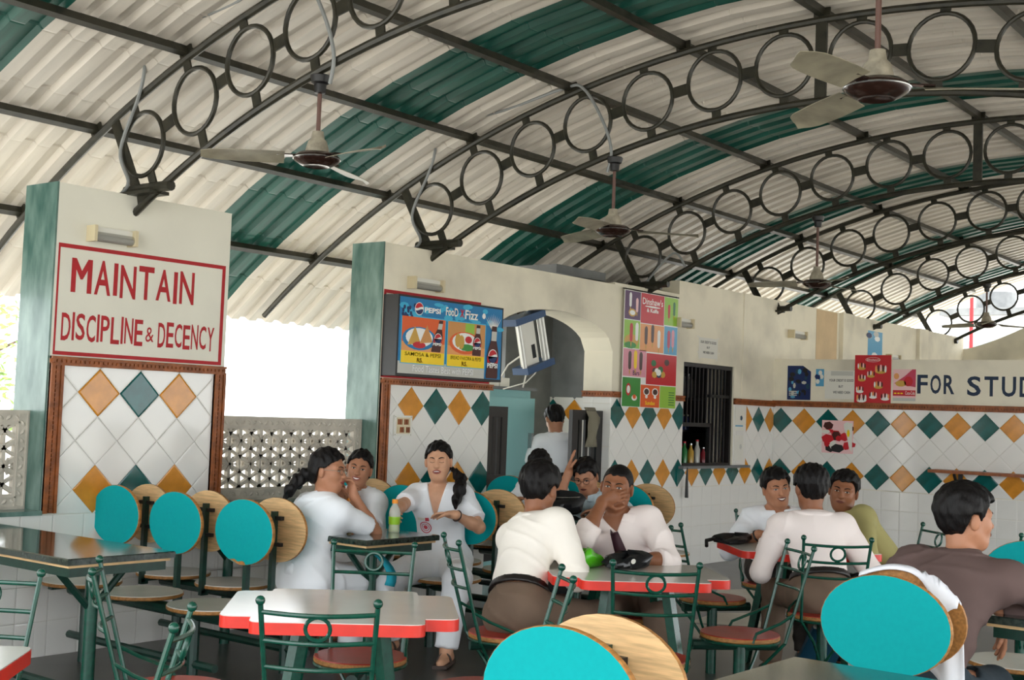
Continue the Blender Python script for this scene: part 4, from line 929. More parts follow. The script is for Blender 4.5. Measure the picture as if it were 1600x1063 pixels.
def make_chair():
    t = bpy.data.objects.new('ladder_chair', None); COL.objects.link(t)
    so = obj('seat', MB().lathe([(0.188,0.418),(0.195,0.424),(0.195,0.440)], n=32), 'plywood_dark', t)
    obj('seat_laminate', MB().lathe([(0.194,0.440),(0.192,0.4445),(0.0001,0.4445)], n=32), 'lam_red', so)
    obj('seat_rim', MB().tube([(0.19*math.cos(k*math.pi/14),0.19*math.sin(k*math.pi/14),0.412) for k in range(28)], 0.008, 6, closed=True), 'metal_green', t)
    obj('pole', MB().tube([(0,0,0),(0,0,0.40)], 0.030, 12), 'metal_green', t)
    obj('seat_beam', MB().tube([(-0.19,0,0.385),(0.24,0,0.385)], 0.026, 10), 'metal_green_dark', t)
    lad = bpy.data.objects.new('ladder_back', None)
    hw = 0.180
    def pt(sy, z):
        f = (z-0.42)/0.46; return Vector((-0.175-0.125*f, sy*hw*(0.86+0.14*f), z))
    for s_ in (-1, 1):
        po = obj('back_post', MB().tube([pt(s_,0.42), pt(s_,0.65), pt(s_,0.865)], 0.0085, 8), 'metal_green', t)
        obj('finial', MB().sphere(pt(s_,0.878), 0.0155, 12), 'metal_green', po)
        obj('brace', MB().tube([pt(s_,0.42), Vector((-0.10,s_*0.07,0.30)), Vector((-0.02,s_*0.01,0.17))], 0.008, 6), 'metal_green', t)
        obj('side_loop', MB().tube([pt(s_,0.56), pt(s_,0.52)+Vector((0.06,s_*0.02,0)), Vector((-0.02,s_*0.185,0.47)), Vector((0.0,s_*0.192,0.425))], 0.0075, 6), 'metal_green', t)
    for z in (0.842, 0.752, 0.668):
        A, B = pt(-1,z), pt(1,z); pts = [A+(B-A)*k/8+Vector((-0.035*math.sin(math.pi*k/8),0,-0.004*math.sin(math.pi*k/8))) for k in range(9)]
        obj('rung', MB().tube(pts, 0.0075, 8), 'metal_green', t)
    c = (pt(-1,0.797)+pt(1,0.797))/2+Vector((-0.033,0,0)); d = Vector((-0.262,0,1)).normalized()
    obj('back_ring', MB().tube([c+Vector((0,0.038*math.cos(k*math.pi/10),0))+d*0.038*math.sin(k*math.pi/10) for k in range(20)], 0.0065, 6, closed=True), 'metal_green', t)
    return t
chair0 = make_chair(); chair_used = [False]
def chair(x, y, tx, ty, label):
    a = math.atan2(ty-y, tx-x)
    if not chair_used[0]: t = chair0; chair_used[0] = True
    else: t = copy_tree(chair0)
    t.location = (x, y, 0); t.rotation_euler = (0, 0, a); tag(t, label, 'chair', 'red seat ladder chairs')
TROT = math.radians(44)
red_table(3.40, -3.11, TROT, 'empty white table with a thick red edge and splayed green legs')
red_table(5.27, -3.19, TROT, 'white table with red edge carrying a bright green and black plastic bag')
red_table(7.14, -3.17, TROT, 'white table with red edge where three young men lean together')
red_table(1.62, -3.02, TROT, 'white table with red edge cut off by the frame near the long empty granite table')
for (cx, cy), who, seats in (((3.40,-3.11), 'the empty red-edged table', ((0.45,0.34,'far side, by the women'),(0.37,-0.40,'side toward the green bag table'),(-0.47,0.36,'side toward the granite table'),(-0.44,-0.38,'side of the open floor'))),
                             ((5.27,-3.19), 'the green bag table', ((-0.48,0.37,'under the man in cream shirt'),(0.50,0.30,'under the man with loosened tie'),(-0.50,-0.40,'empty, foreground side'),(0.40,-0.38,'empty, opposite the cream shirt'))),
                             ((7.14,-3.17), 'the table of three young men', ((-0.46,0.32,'empty, beside the green bag table'),(0.46,0.40,'under the smiling man in white'),(-0.50,-0.39,'under the man seen from behind'),(0.44,-0.40,'under the man in olive shirt'))),
                             ((1.62,-3.02), 'the cut-off red-edged table', ((0.46,0.34,'toward the granite table'),(0.42,-0.42,'toward the empty red-edged table')))):
    for dx, dy, w_ in seats: chair(cx+dx, cy+dy, cx, cy, 'ladder chair at %s, %s' % (who, w_))
ch = chair(8.05, -4.2, 8.6, -3.6, 'ladder chair alone by the tiled partition behind the man in brown shirt')
# ------------------------------------------------------------------ small things on tables
def bag(name, label, c, sx, sy, sz, m, seed, parts):
    rng = random.Random(seed); t = thing(name, label, 'bag', c)
    n, k = 18, 9; vs = []; fs = []
    for i in range(k):
        ph = math.pi*i/(k-1)
        for j in range(n):
            a = 2*math.pi*j/n; rr = math.sin(ph)**0.4*(1+0.16*math.sin(3*a+seed)+0.10*math.sin(7*a+i*1.7)+0.06*rng.uniform(-1,1))
            vs.append((sx*rr*math.cos(a), sy*rr*math.sin(a), max(0.0, sz*(0.5-0.5*math.cos(ph))*(1+0.22*math.sin(2*a+seed*2)+0.12*math.sin(5*a)))))
    fs = [(i*n+j, i*n+(j+1) % n, (i+1)*n+(j+1) % n, (i+1)*n+j) for i in range(k-1) for j in range(n)]
    mb = MB(); mb.add(vs, fs, True); obj('bag_body', mb, m, t)
    parts(t); return t
mat('plastic_green', srgb(96,206,40), 0.3); mat('plastic_black', srgb(20,22,26), 0.25, var=0.3, scale=14)
def gb(t):
    mb = MB(); 
    for i in range(6): mb.add([(0.10*math.cos(i)-0.02,0.05*math.sin(i*2),0.045+0.004*i),(0.10*math.cos(i)+0.03,0.05*math.sin(i*2)+0.01,0.05+0.004*i),(0.10*math.cos(i),0.05*math.sin(i*2)+0.03,0.058+0.004*i)], [(0,1,2)])
Gx, Gy, Gz = 5.22, -2.92, 0.735
bag('plastic_bag', 'crumpled bright green plastic bag end on the red-edged table', (5.205, -2.965, Gz), 0.095, 0.07, 0.075, 'plastic_green', 3, gb)
def wm(t):
    for (a, b_) in ((0.05,-0.05),(-0.06,-0.045),(0.12,-0.02)):
        mb = MB(); blob(mb, lambda u, v, h=0: (a+u, b_-0.030, 0.045+v), 0, 0, 0.022, 0.013, 0, 8, 0.4); obj('print_mark', mb, 'white_plastic', t)
bag('plastic_bag', 'crumpled black plastic bag with white print lying beside the green one', (5.33, -3.12, Gz), 0.15, 0.085, 0.07, 'plastic_black', 5, wm)
bag('black_bag', 'flat black bag on the table corner by the smiling man', (7.02, -2.80, Gz), 0.20, 0.09, 0.05, 'black', 8, lambda t: obj('strap', MB().tube([(-0.15,0.05,0.03),(-0.22,0.07,0.02),(-0.25,0.05,-0.01)], 0.012, 6), 'black', t))
bag('backpack', 'black backpack slumped on the granite table before the girl with lowered head', (7.24, -1.30, 0.78), 0.19, 0.14, 0.135, 'black', 11, lambda t: obj('zip', MB().tube([(-0.19*math.cos(a),-0.14*math.sin(a),0.13) for a in [k*0.3 for k in range(11)]], 0.005, 5), 'steel', t))
# leather bag leaning against the man in cream, under the table edge
tb = thing('satchel', 'black upright satchel standing under the green bag table', 'bag', (5.30, -2.66, 0.40))
obj('body', MB().obox((0,0,0.16), (0.62,-0.78,0), (0.78,0.62,0), (0,0,1), 0.13, 0.05, 0.17), 'black', tb); obj('flap', MB().obox((-0.04,-0.03,0.24), (0.62,-0.78,0), (0.78,0.62,0), (0,0,1), 0.132, 0.012, 0.10), 'black', tb)
# juice bottles
mat('juice', srgb(206,226,110), 0.15, spec=0.6); mat('juice_y', srgb(240,196,40), 0.2, spec=0.6); mat('cap_o', srgb(244,150,30), 0.4); mat('pet', srgb(214,222,214), 0.08, alpha=0.5); mat('label_g', srgb(150,200,40), 0.4)
def juice(x, y, z, label, m='juice', cap='cap_o'):
    t = thing('juice_bottle', label, 'bottle', (x, y, z))
    obj('liquid', MB().lathe([(0.029,0.002),(0.031,0.01),(0.029,0.04),(0.031,0.07),(0.029,0.09),(0.0001,0.09)], n=16), m, t)
    obj('shell', MB().lathe([(0.030,0),(0.033,0.008),(0.030,0.04),(0.033,0.075),(0.033,0.11),(0.026,0.135),(0.015,0.155),(0.014,0.165)], n=16), 'pet', t)
    obj('wrapper', MB().lathe([(0.0318,0.045),(0.0338,0.073),(0.0338,0.088)], n=16), 'label_g' if m == 'juice' else 'juice_y', t)
    obj('cap', MB().lathe([(0.017,0.162),(0.017,0.185),(0.0001,0.187)], n=14), cap, t)
juice(5.285, -1.575, 0.78, 'small bottle of pale green juice with orange cap on the granite table')
juice(5.15, -1.33, 0.78, 'small bottle of yellow juice in the hand of the ponytailed woman', 'juice_y')
# white coat over the foreground oval back
mat('coat_white', srgb(236,238,244), 0.8, bump=0.2, bscale=12)
def draped():
    vs = []; nU, nV = 25, 21; xb = 4.413
    for i in range(nU):
        q = i/(nU-1); th = math.radians(28+100*q); y = -4.86-0.236*math.cos(th); ze = 0.805+0.178*math.sin(th)     # along the top of the oval back
        Lf = 0.015+0.085*math.exp(-((q-0.22)/0.16)**2); Lb = 0.42-0.20*q
        for j in range(nV):
            s = -Lf+(Lf+Lb)*j/(nV-1); d = abs(s)
            side = math.tanh(s*40); x = xb+0.024*side+0.010*math.sin(q*17+s*4)*min(1, d*6)
            vs.append((x, y-0.04*max(0, s)*(1-q)+0.006*math.sin(q*13), ze+0.006-d+0.006*math.exp(-(s*30)**2)))
    mb = MB(); mb.add(vs, [(i*nV+j, i*nV+j+1, (i+1)*nV+j+1, (i+1)*nV+j) for i in range(nU-1) for j in range(nV-1)], True)
    o = obj('white_coat', mb, 'coat_white', sharp=180); s_ = o.modifiers.new('thick', 'SOLIDIFY'); s_.thickness = 0.006; s_.offset = 0
    tag(o, 'white coat draped over the brown oval back behind the man in brown', 'coat')
draped()
# papers on the right table
for i, (x, y, m, lab) in enumerate(((5.16,-5.24,'paper','loose white paper sheet on the granite table by the man in brown'),(5.30,-5.18,'m_skyb','glossy blue magazine on the granite table by the man in brown'))):
    mb = MB(); mb.obox((x,y,0.783+0.006*i), (1,0.3+0.5*i,0), (-0.3-0.5*i,1,0), (0,0,1), 0.13, 0.10, 0.0025); o = obj(('paper_sheet','magazine')[i], mb, m); tag(o, lab, ('paper','magazine')[i])
# notebook held low by the man seen from behind
nb = thing('folder', 'dark folder with pale edge resting by the man seen from behind', 'folder', (6.78, -3.44, 0.10)); nb.rotation_euler = (0.5, 0.2, -0.7)
obj('cover', MB().box(-0.11,0.11,-0.012,0.012,0,0.27), 'm_dteal', nb); obj('pages', MB().box(-0.105,0.105,-0.008,0.008,0.268,0.285), 'paper', nb)
# ------------------------------------------------------------------ people: smooth-blended solids turned into continuous surfaces
def V3(p): return np.array(p, dtype=float)
def nrm(v): v = V3(v); return v/max(1e-9, np.linalg.norm(v))
class Sdf:
    def __init__(s): s.p = []
    def cone(s, a, b, ra, rb, k=0.03): s.p.append(('c', V3(a), V3(b), ra, rb, k)); return s
    def ell(s, c, ax, r, k=0.03):
        """ax: 3x3 rows = axes, r: radii"""
        s.p.append(('e', V3(c), np.array(ax, dtype=float), V3(r), None, k)); return s
    def add(s, o): s.p += o.p; return s
    def ev(s, P, inf=0.0):
        if len(P) > 3000:
            if getattr(s, '_n', 0) != len(s.p):
                s._n = len(s.p); s._c = np.array([(q[1]+q[2])/2 if q[0] == 'c' else q[1] for q in s.p]); s._r = np.array([np.linalg.norm(q[1]-q[2])/2+max(q[3], q[4]) if q[0] == 'c' else q[3].max() for q in s.p])
            out = np.empty(len(P))
            for a in range(0, len(P), 1500):
                Q = P[a:a+1500]; c = (Q.min(0)+Q.max(0))/2; rad = np.linalg.norm(Q-c, axis=1).max()
                lb = np.linalg.norm(s._c-c, axis=1)-s._r-rad; keep = np.nonzero(lb < 0.07)[0]
                out[a:a+1500] = s._ev(Q, [s.p[i] for i in keep]) if len(keep) else max(0.02, lb.min())
            return out-inf
        return s._ev(P, s.p)-inf
    def _ev(s, P, prims):
        d = np.full(len(P), 9.0)
        for q in prims:
            if q[0] == 'c':
                _, a, b, ra, rb, k = q; ab = b-a; L2 = ab@ab+1e-12; pa = P-a; t = np.clip(pa@ab/L2, 0, 1)
                e = np.linalg.norm(pa-t[:, None]*ab, axis=1)-(ra+(rb-ra)*t)
            else:
                _, c, ax, r, _, k = q; l = (P-c)@ax.T; k0 = np.linalg.norm(l/r, axis=1); k1 = np.linalg.norm(l/(r*r), axis=1)
                e = k0*(k0-1)/np.maximum(k1, 1e-6)
            h = np.clip(0.5+0.5*(d-e)/k, 0, 1); d = d*(1-h)+e*h-k*h*(1-h)
        return d
def axis_pts(lo, hi, fine, fs, cs):
    out = [lo]; x = lo
    while x < hi:
        st = fs if any(a <= x <= b for a, b in fine) else cs
        x += st; out.append(x)
    while (len(out)-1) % 4: x += cs; out.append(x)
    return np.array(out)
def polygonise(fn, lo, hi, fine=(), fs=0.0045, cs=0.010):
    """naive surface nets on a rectilinear grid that is finer where asked; blocks far from the surface are skipped"""
    X = [axis_pts(lo[i], hi[i], [(b[0][i], b[1][i]) for b in fine], fs, cs) for i in range(3)]
    n = [len(x)-1 for x in X]; nb = [m//4 for m in n]
    cc = [(X[i][0:-1:4]+X[i][4::4])/2 for i in range(3)]; hw = [(X[i][4::4]-X[i][0:-1:4])/2 for i in range(3)]
    G = np.stack(np.meshgrid(*cc, indexing='ij'), -1).reshape(-1, 3); gi = np.indices(nb).reshape(3, -1); od = np.lexsort((gi[2]//8, gi[1]//8, gi[0]//8)); S0 = np.empty(len(G)); S0[od] = fn(G[od]); S0 = S0.reshape(nb)
    hd = np.sqrt(hw[0][:, None, None]**2+hw[1][None, :, None]**2+hw[2][None, None, :]**2)
    act = np.argwhere(np.abs(S0) < hd*1.5+0.012)
    S = np.repeat(np.repeat(np.repeat(S0, 4, 0), 4, 1), 4, 2)
    S = np.pad(S, ((0,1),)*3, mode='edge'); S = np.where(np.abs(S) < 1e-5, 1e-5, S)
    o = np.arange(5); I = (act[:, 0, None]*4+o)[:, :, None, None]; J = (act[:, 1, None]*4+o)[:, None, :, None]; K = (act[:, 2, None]*4+o)[:, None, None, :]
    I, J, K = np.broadcast_arrays(I, J, K); lin = np.unique(((I*(n[1]+1)+J)*(n[2]+1)+K).ravel())
    k_ = lin % (n[2]+1); j_ = (lin//(n[2]+1)) % (n[1]+1); i_ = lin//((n[2]+1)*(n[1]+1))
    od = np.lexsort((k_//12, j_//12, i_//12)); i_, j_, k_ = i_[od], j_[od], k_[od]
    S[i_, j_, k_] = fn(np.stack([X[0][i_], X[1][j_], X[2][k_]], 1))
    S[0], S[-1] = np.maximum(S[0], 1e-4), np.maximum(S[-1], 1e-4); S[:, 0] = np.maximum(S[:, 0], 1e-4); S[:, -1] = np.maximum(S[:, -1], 1e-4); S[:, :, 0] = np.maximum(S[:, :, 0], 1e-4); S[:, :, -1] = np.maximum(S[:, :, -1], 1e-4)
    N = S < 0
    cnt = sum(N[a:n[0]+a, b:n[1]+b, c:n[2]+c].astype(np.int8) for a in (0, 1) for b in (0, 1) for c in (0, 1))
    cells = np.argwhere((cnt > 0) & (cnt < 8)); idx = np.full(n, -1, dtype=np.int32); idx[tuple(cells.T)] = np.arange(len(cells))
    pos = np.zeros((len(cells), 3)); w_ = np.zeros(len(cells))
    for ax in range(3):
        b1, b2 = [a for a in range(3) if a != ax]
        for u in (0, 1):
            for v in (0, 1):
                c0 = cells.copy(); c0[:, b1] += u; c0[:, b2] += v; c1 = c0.copy(); c1[:, ax] += 1
                s0, s1 = S[tuple(c0.T)], S[tuple(c1.T)]; m = (s0 < 0) != (s1 < 0)
                t = np.where(m, s0/np.where(m, s0-s1, 1), 0)
                p0 = np.stack([X[a][c0[:, a]] for a in range(3)], 1); p1 = np.stack([X[a][c1[:, a]] for a in range(3)], 1)
                pos += np.where(m[:, None], p0+(p1-p0)*t[:, None], 0); w_ += m
    pos /= w_[:, None]; quads = []
    for ax in range(3):
        b1, b2 = (ax+1) % 3, (ax+2) % 3
        sl0 = [slice(None)]*3; sl1 = [slice(None)]*3; sl0[ax] = slice(0, -1); sl1[ax] = slice(1, None)
        E = np.argwhere(N[tuple(sl0)] != N[tuple(sl1)])
        E = E[(E[:, b1] > 0) & (E[:, b2] > 0) & (E[:, b1] < n[b1]) & (E[:, b2] < n[b2])]
        if not len(E): continue
        def cell(d1, d2): q = E.copy(); q[:, b1] -= d1; q[:, b2] -= d2; return idx[tuple(q.T)]
        Q = np.stack([cell(1, 1), cell(0, 1), cell(0, 0), cell(1, 0)], 1); inn = N[tuple(E.T)]
        Q[~inn] = Q[~inn][:, ::-1]; quads.append(Q)
    return pos, np.concatenate(quads)
def nets_mesh(name, pos, quads, m, colfn=None):
    me = bpy.data.meshes.new(name); nq = len(quads)
    me.vertices.add(len(pos)); me.vertices.foreach_set('co', pos.astype(np.float32).ravel())
    me.loops.add(nq*4); me.loops.foreach_set('vertex_index', quads.astype(np.int32).ravel())
    me.polygons.add(nq); me.polygons.foreach_set('loop_start', np.arange(nq, dtype=np.int32)*4); me.polygons.foreach_set('loop_total', np.full(nq, 4, dtype=np.int32))
    me.update(calc_edges=True); me.validate(); me.polygons.foreach_set('use_smooth', np.ones(len(me.polygons), dtype=bool))
    me.materials.append(MATS[m] if isinstance(m, str) else m)
    return me
def ik(S, W, l1, l2, hint):
    S, W = V3(S), V3(W); d = W-S; L = np.linalg.norm(d)
    if L > (l1+l2)*0.998: W = S+d/L*(l1+l2)*0.998; d = W-S; L = np.linalg.norm(d)
    u = d/L; a = (l1*l1-l2*l2+L*L)/(2*L); h = math.sqrt(max(0, l1*l1-a*a)); hv = V3(hint)-u*(V3(hint)@u); return S+u*a+nrm(hv)*h, W
def frame(yaw, pitch=0.0, roll=0.0):
    y, p, r_ = map(math.radians, (yaw, pitch, roll)); f = np.array([math.cos(y)*math.cos(p), math.sin(y)*math.cos(p), math.sin(p)])
    s = np.array([-math.sin(y), math.cos(y), 0.0]); u = np.cross(f, s)
    return f, math.cos(r_)*s+math.sin(r_)*u, -math.sin(r_)*s+math.cos(r_)*u     # forward, left, up
def wr(P, amp, seed, fr=(23, 31, 17)):
    a, b, c = P[:, 0], P[:, 1], P[:, 2]
    q = np.sin(11*a+7*b+seed)+0.7*np.sin(13*c-9*b+seed*1.7)
    rid = lambda t: (1-np.abs(np.sin(t)))**3
    fold = rid(16*c+9*a-8*b+1.6*q+seed)*np.clip(0.5+0.7*np.sin(9*a-6*b+5*c+seed*3), 0, 1)+rid(13*a+15*b+10*c+1.3*q+seed*2)*np.clip(0.4+0.7*np.sin(8*b+7*c-seed), 0, 1)
    return -2.2*amp*fold+amp*0.6+0.6* amp*(np.sin(fr[0]*a+9*c+seed)*np.sin(fr[1]*b-13*c+seed*2.1)+0.6*np.sin(fr[2]*2.1*c+19*a-14*b+seed*0.7))
for nme, c in (('skin_fair', (206,156,124)), ('skin_mid', (178,124,94)), ('skin_deep', (144,94,66))): mat(nme, srgb(*c), 0.48, var=0.06, scale=30, spec=0.35)
mat('lips', srgb(150,78,70), 0.4); mat('lips_dark', srgb(112,62,52), 0.45); mat('hair', srgb(17,14,14), 0.5, var=0.4, scale=90, stretch=(1,1,0.2), spec=0.22, bump=0.35, bscale=120); mat('eye_white', srgb(188,178,168), 0.4); mat('iris', srgb(34,22,16), 0.15); mat('teeth', srgb(238,234,226), 0.3)
mat('cloth_white', srgb(243,246,250), 0.85, bump=0.15, bscale=14, var=0.03, scale=4); mat('cloth_cream', srgb(248,241,230), 0.85, bump=0.15, bscale=14, var=0.03, scale=4); mat('cloth_pinkwhite', srgb(247,235,230), 0.85, bump=0.15, bscale=14, var=0.03, scale=4)
mat('cloth_olive', srgb(168,160,104), 0.85, bump=0.15, bscale=14, var=0.08, scale=6); mat('cloth_brown', srgb(98,78,74), 0.85, bump=0.12, bscale=16, var=0.06, scale=9); mat('cloth_blue', srgb(196,214,222), 0.85, var=0.12, scale=60, stretch=(0.1,1,0.1)); mat('trouser_brown', srgb(112,92,76), 0.85, bump=0.15, bscale=14, var=0.08, scale=8); mat('trouser_dark', srgb(62,56,52), 0.85, bump=0.15, bscale=14); mat('denim', srgb(44,56,64), 0.9, bump=0.1)
mat('belt', srgb(26,20,18), 0.4); mat('tie_maroon', srgb(62,28,40), 0.6); mat('shoe', srgb(36,30,28), 0.35); mat('sandal', srgb(64,48,40), 0.6); mat('spec_metal', srgb(120,110,96), 0.3, metal=0.6); mat('teal_cloth', srgb(20,150,170), 0.8); mat('red_print', srgb(206,70,84), 0.7)
def person(label, pelvis, head, yaw, hyaw, hpitch=0, hroll=0, sex='m', skin='skin_mid', shirt='cloth_white', trousers='trouser_brown', sleeve='long', wR=None, wL=None, eR=(0,0,-1), eL=(0,0,-1), hR=None, hL=None,
           footR=None, footL=None, kneeR=None, kneeL=None, hairstyle='short', mouth='closed', eyes='open', glasses=None, belt=False, collar=True, vneck=0.0, long_hem=False, stand=False, fs=0.0045, cs=0.011, seed=1.0, face=True, tie=False, sw=None, scale=1.0, wrist_band=None, bulk=1.0, shoe='shoe', curlR=0.5, curlL=0.5, emblem=False):
    male = sex == 'm'; B = bulk
    t = thing('person', label, 'person', (pelvis[0], pelvis[1], 0.0))
    P = V3(pelvis); Hc = V3(head); F, Sd, U = frame(yaw); hf, hs, hu = frame(hyaw, hpitch, hroll)
    ndir = nrm(0.55*hu+0.25*V3((0,0,1))+0.25*nrm(Hc-P)-0.12*hf); nb = Hc-ndir*0.165-hf*0.01
    spd = nb-P; sl = np.linalg.norm(spd); sp = spd/sl; lat = nrm(Sd-sp*(Sd@sp)); fr = np.cross(lat, sp)
    bow = -fr*0.03*(1 if not stand else 0.3)
    at = lambda q: P+spd*q+bow*4*q*(1-q)
    hw = sw or (0.178 if male else 0.155)
    shL, shR = nb-sp*0.045+lat*hw, nb-sp*0.045-lat*hw
    l1, l2 = (0.29, 0.255) if male else (0.265, 0.235)
    R3 = np.array([lat, fr, sp])
    def arm(S, W, hint, side):
        if W is None: W = S+V3((0,0,-0.45))+fr*0.1
        return ik(S, W, l1, l2, hint)
    ElR, WrR = arm(shR, wR, eR, -1); ElL, WrL = arm(shL, wL, eL, 1)
    hipL, hipR = P+lat*0.085-sp*0.02, P-lat*0.085-sp*0.02; th, ca = (0.44, 0.42)
    if stand:
        footL = footL or tuple(np.array([*(P+lat*0.10)[:2], 0.08])); footR = footR or tuple(np.array([*(P-lat*0.10)[:2], 0.08])); kh = F
    else:
        footL = footL or tuple(np.array([*(P+F*0.42+lat*0.12)[:2], 0.08])); footR = footR or tuple(np.array([*(P+F*0.42-lat*0.12)[:2], 0.08])); kh = F*0.6+V3((0,0,1))
    if sum((V3(footL)-hipL)**2) > 0.84**2: th, ca = 0.46, 0.45
    KnL, AnL = ik(hipL, footL, th, ca, kneeL if kneeL is not None else kh); KnR, AnR = ik(hipR, footR, th, ca, kneeR if kneeR is not None else kh)
    # ---- torso / limbs
    def torso(i=0.0):
        s = Sdf()
        s.ell(at(0.0), R3, (0.165*B+i, 0.118*B+i, 0.125+i), 0.05); s.ell(at(0.33), R3, (0.138*B+i, 0.102*B+i, 0.15+i), 0.06)
        s.ell(at(0.68), R3, (0.152*B+i, 0.108*B+i, 0.17+i), 0.06)
        s.cone(at(0.86)+lat*(hw-0.045), at(0.86)-lat*(hw-0.045), 0.072*B+i, 0.072*B+i, 0.06)
        if not male: s.ell(at(0.68)+lat*0.068+fr*0.075, R3, (0.058+i,0.058+i,0.06+i), 0.05); s.ell(at(0.68)-lat*0.068+fr*0.075, R3, (0.058+i,0.058+i,0.06+i), 0.05)
        return s
    ua, ub, uc = (0.052*B, 0.041*B, 0.028) if male else (0.046, 0.036, 0.024)
    def limb_arm(s, S, E, W):
        s.cone(S, E, ua, ub, 0.045); s.cone(E, E+(W-E)*0.35, ub, ub*0.98, 0.025); s.cone(E+(W-E)*0.3, W, ub*0.98, uc, 0.025)
    body = torso(); limb_arm(body, shR, ElR, WrR); limb_arm(body, shL, ElL, WrL)
    body.cone(nb-sp*0.03, Hc-hu*0.055-hf*0.025, 0.058 if male else 0.048, 0.054 if male else 0.045, 0.035)
    for H_, K_, A_ in ((hipL, KnL, AnL), (hipR, KnR, AnR)):
        body.cone(H_, K_, 0.085, 0.056, 0.05); body.cone(K_, K_+(A_-K_)*0.35, 0.055, 0.056, 0.03); body.cone(K_+(A_-K_)*0.3, A_, 0.055, 0.036, 0.03)
    def foot(s, A_, K_, g=0.0):
        d = F if not stand else F; a = V3((A_[0], A_[1], max(0.035, A_[2]-0.04))); s.cone(A_, a-d*0.03, 0.036+g, 0.032+g, 0.02); s.cone(a-d*0.045, a+d*0.13-V3((0,0,a[2]-0.028)), 0.036+g, 0.026+g, 0.03); return a
    footbase = [foot(body, AnL, KnL), foot(body, AnR, KnR)]
    # ---- hands
    hands = []
    def hand(E, W, side, spec, curl):
        d = nrm(W-E)
        if spec is not None and spec.get('d') is not None: d = nrm(spec['d'])
        pn = nrm(spec['n']) if spec is not None and spec.get('n') is not None else -np.cross(np.cross(d, V3((0,0,1)))+1e-6, d)
        pn = nrm(pn-d*(pn@d)); sd = np.cross(d, pn)*side      # toward the thumb
        m = 1.0 if male else 0.9
        c = W+d*0.045*m; body.ell(c, np.array([sd, pn, d]), (0.038*m, 0.017*m, 0.052*m), 0.014); body.cone(W-d*0.01, W+d*0.03, uc*0.95, 0.022*m, 0.02)
        for i, (o, L) in enumerate(((0.030, 0.072), (0.010, 0.080), (-0.010, 0.074), (-0.029, 0.060))):
            b = W+d*(0.086-abs(o-0.006)*0.25)*m+sd*o*m; dd = d.copy(); q = b; sp_ = sd*o*1.2
            for j, f_ in enumerate((0.45, 0.32, 0.23)):
                a = curl*(0.55, 0.85, 0.65)[j]*(1+0.10*i); dd = nrm(dd*math.cos(a)+np.cross(sd*side, dd)*math.sin(a)*0+pn*0*1+(-np.cross(dd, np.cross(dd, pn)))*0); 
                # bend toward the palm
                dd = nrm(dd+pn*math.tan(min(a, 1.2))*0.9); e_ = q+nrm(dd+sp_*0.6)*L*m*f_*1.0
                body.cone(q, e_, (0.0092-0.0008*j)*m, (0.0086-0.0008*j)*m, 0.005); q = e_
        b = W+d*0.02*m+sd*0.028*m; e1 = b+nrm(d*0.55+sd*0.75+pn*0.35)*0.040*m; e2 = e1+nrm(d*0.85+sd*0.15+pn*(0.3+0.5*curl))*0.032*m; e3 = e2+nrm(d*0.85-sd*0.15+pn*(0.3+0.5*curl))*0.024*m
        body.cone(b, e1, 0.013*m, 0.0108*m, 0.010); body.cone(e1, e2, 0.0104*m, 0.0092*m, 0.005); body.cone(e2, e3, 0.0092*m, 0.008*m, 0.004)
        hands.append((W+d*0.07, W, d))
    hand(ElR, WrR, -1, hR, curlR); hand(ElL, WrL, 1, hL, curlL)
    # ---- head
    hd = Sdf(); HR = np.array([hs, hf, hu]); lw = 1.0 if male else 0.95
    L_ = lambda s, f, u: Hc+hs*s*lw+hf*f*lw+hu*u
    hd.ell(L_(0,-0.012,0.030), HR, (0.076*lw, 0.096*lw, 0.088), 0.02); jw = 0.93 if male else 0.84; hd.ell(L_(0,0.018,-0.030), HR, (0.064*jw, 0.070*lw, 0.078), 0.04)
    hd.ell(L_(0,0.050,-0.078), HR, (0.034*lw, 0.032*lw, 0.030), 0.04)                       # chin
    for q in (-1, 1):
        hd.cone(L_(q*0.055*jw,0.0,-0.045), L_(q*0.026*jw,0.052,-0.088), 0.015, 0.013, 0.04)       # jaw
        hd.ell(L_(q*0.040*jw,0.058,-0.018), HR, (0.021,0.020,0.022), 0.03)                     # cheek
        hd.cone(L_(q*0.012,0.085,0.030), L_(q*0.048,0.066,0.030), 0.010, 0.010, 0.02)       # brow
        hd.ell(L_(q*0.082,-0.010,-0.004), np.array([nrm(hs-hf*0.4*q), nrm(hf+hs*0.4*q), hu]), (0.0085,0.020,0.032), 0.006)   # ear
    hd.cone(L_(0,0.080,0.022), L_(0,0.102,-0.018), 0.009, 0.0115, 0.012); hd.ell(L_(0,0.100,-0.020), HR, (0.017,0.012,0.010), 0.010)   # nose
    hd.ell(L_(0,0.084,-0.052), HR, (0.024,0.010,0.012), 0.014)
    nbod = len(body.p); body.add(hd)
    sock = [L_(q*0.032,0.098,0.012) for q in (-1, 1)]
    def fbody(X):
        d = body.ev(X)
        for c in sock:
            e = np.linalg.norm((X-c)*1.0, axis=1)-0.020; h = np.clip(0.5-0.5*(d+e)/0.012, 0, 1); d = d*(1-h)-e*h+0.012*h*(1-h)
        return d
    allp = [P, nb, Hc, shL, shR, ElL, ElR, WrL, WrR, KnL, KnR, AnL, AnR, hands[0][0], hands[1][0]]
    lo = np.min(allp, 0)-0.20; hi = np.max(allp, 0)+0.20; lo[2] = -0.005
    fine = [(Hc-0.125, Hc+0.125)]+[(h[0]-0.085, h[0]+0.085) for h in hands]
    def part(name, fn, m, lo_, hi_, fine_=(), fs_=0.0045, cs_=0.012, par=None):
        p, q = polygonise(fn, lo_, hi_, fine_, fs_, cs_)
        return link(name, nets_mesh(name, p-V3(t.location), q, m), par or t)
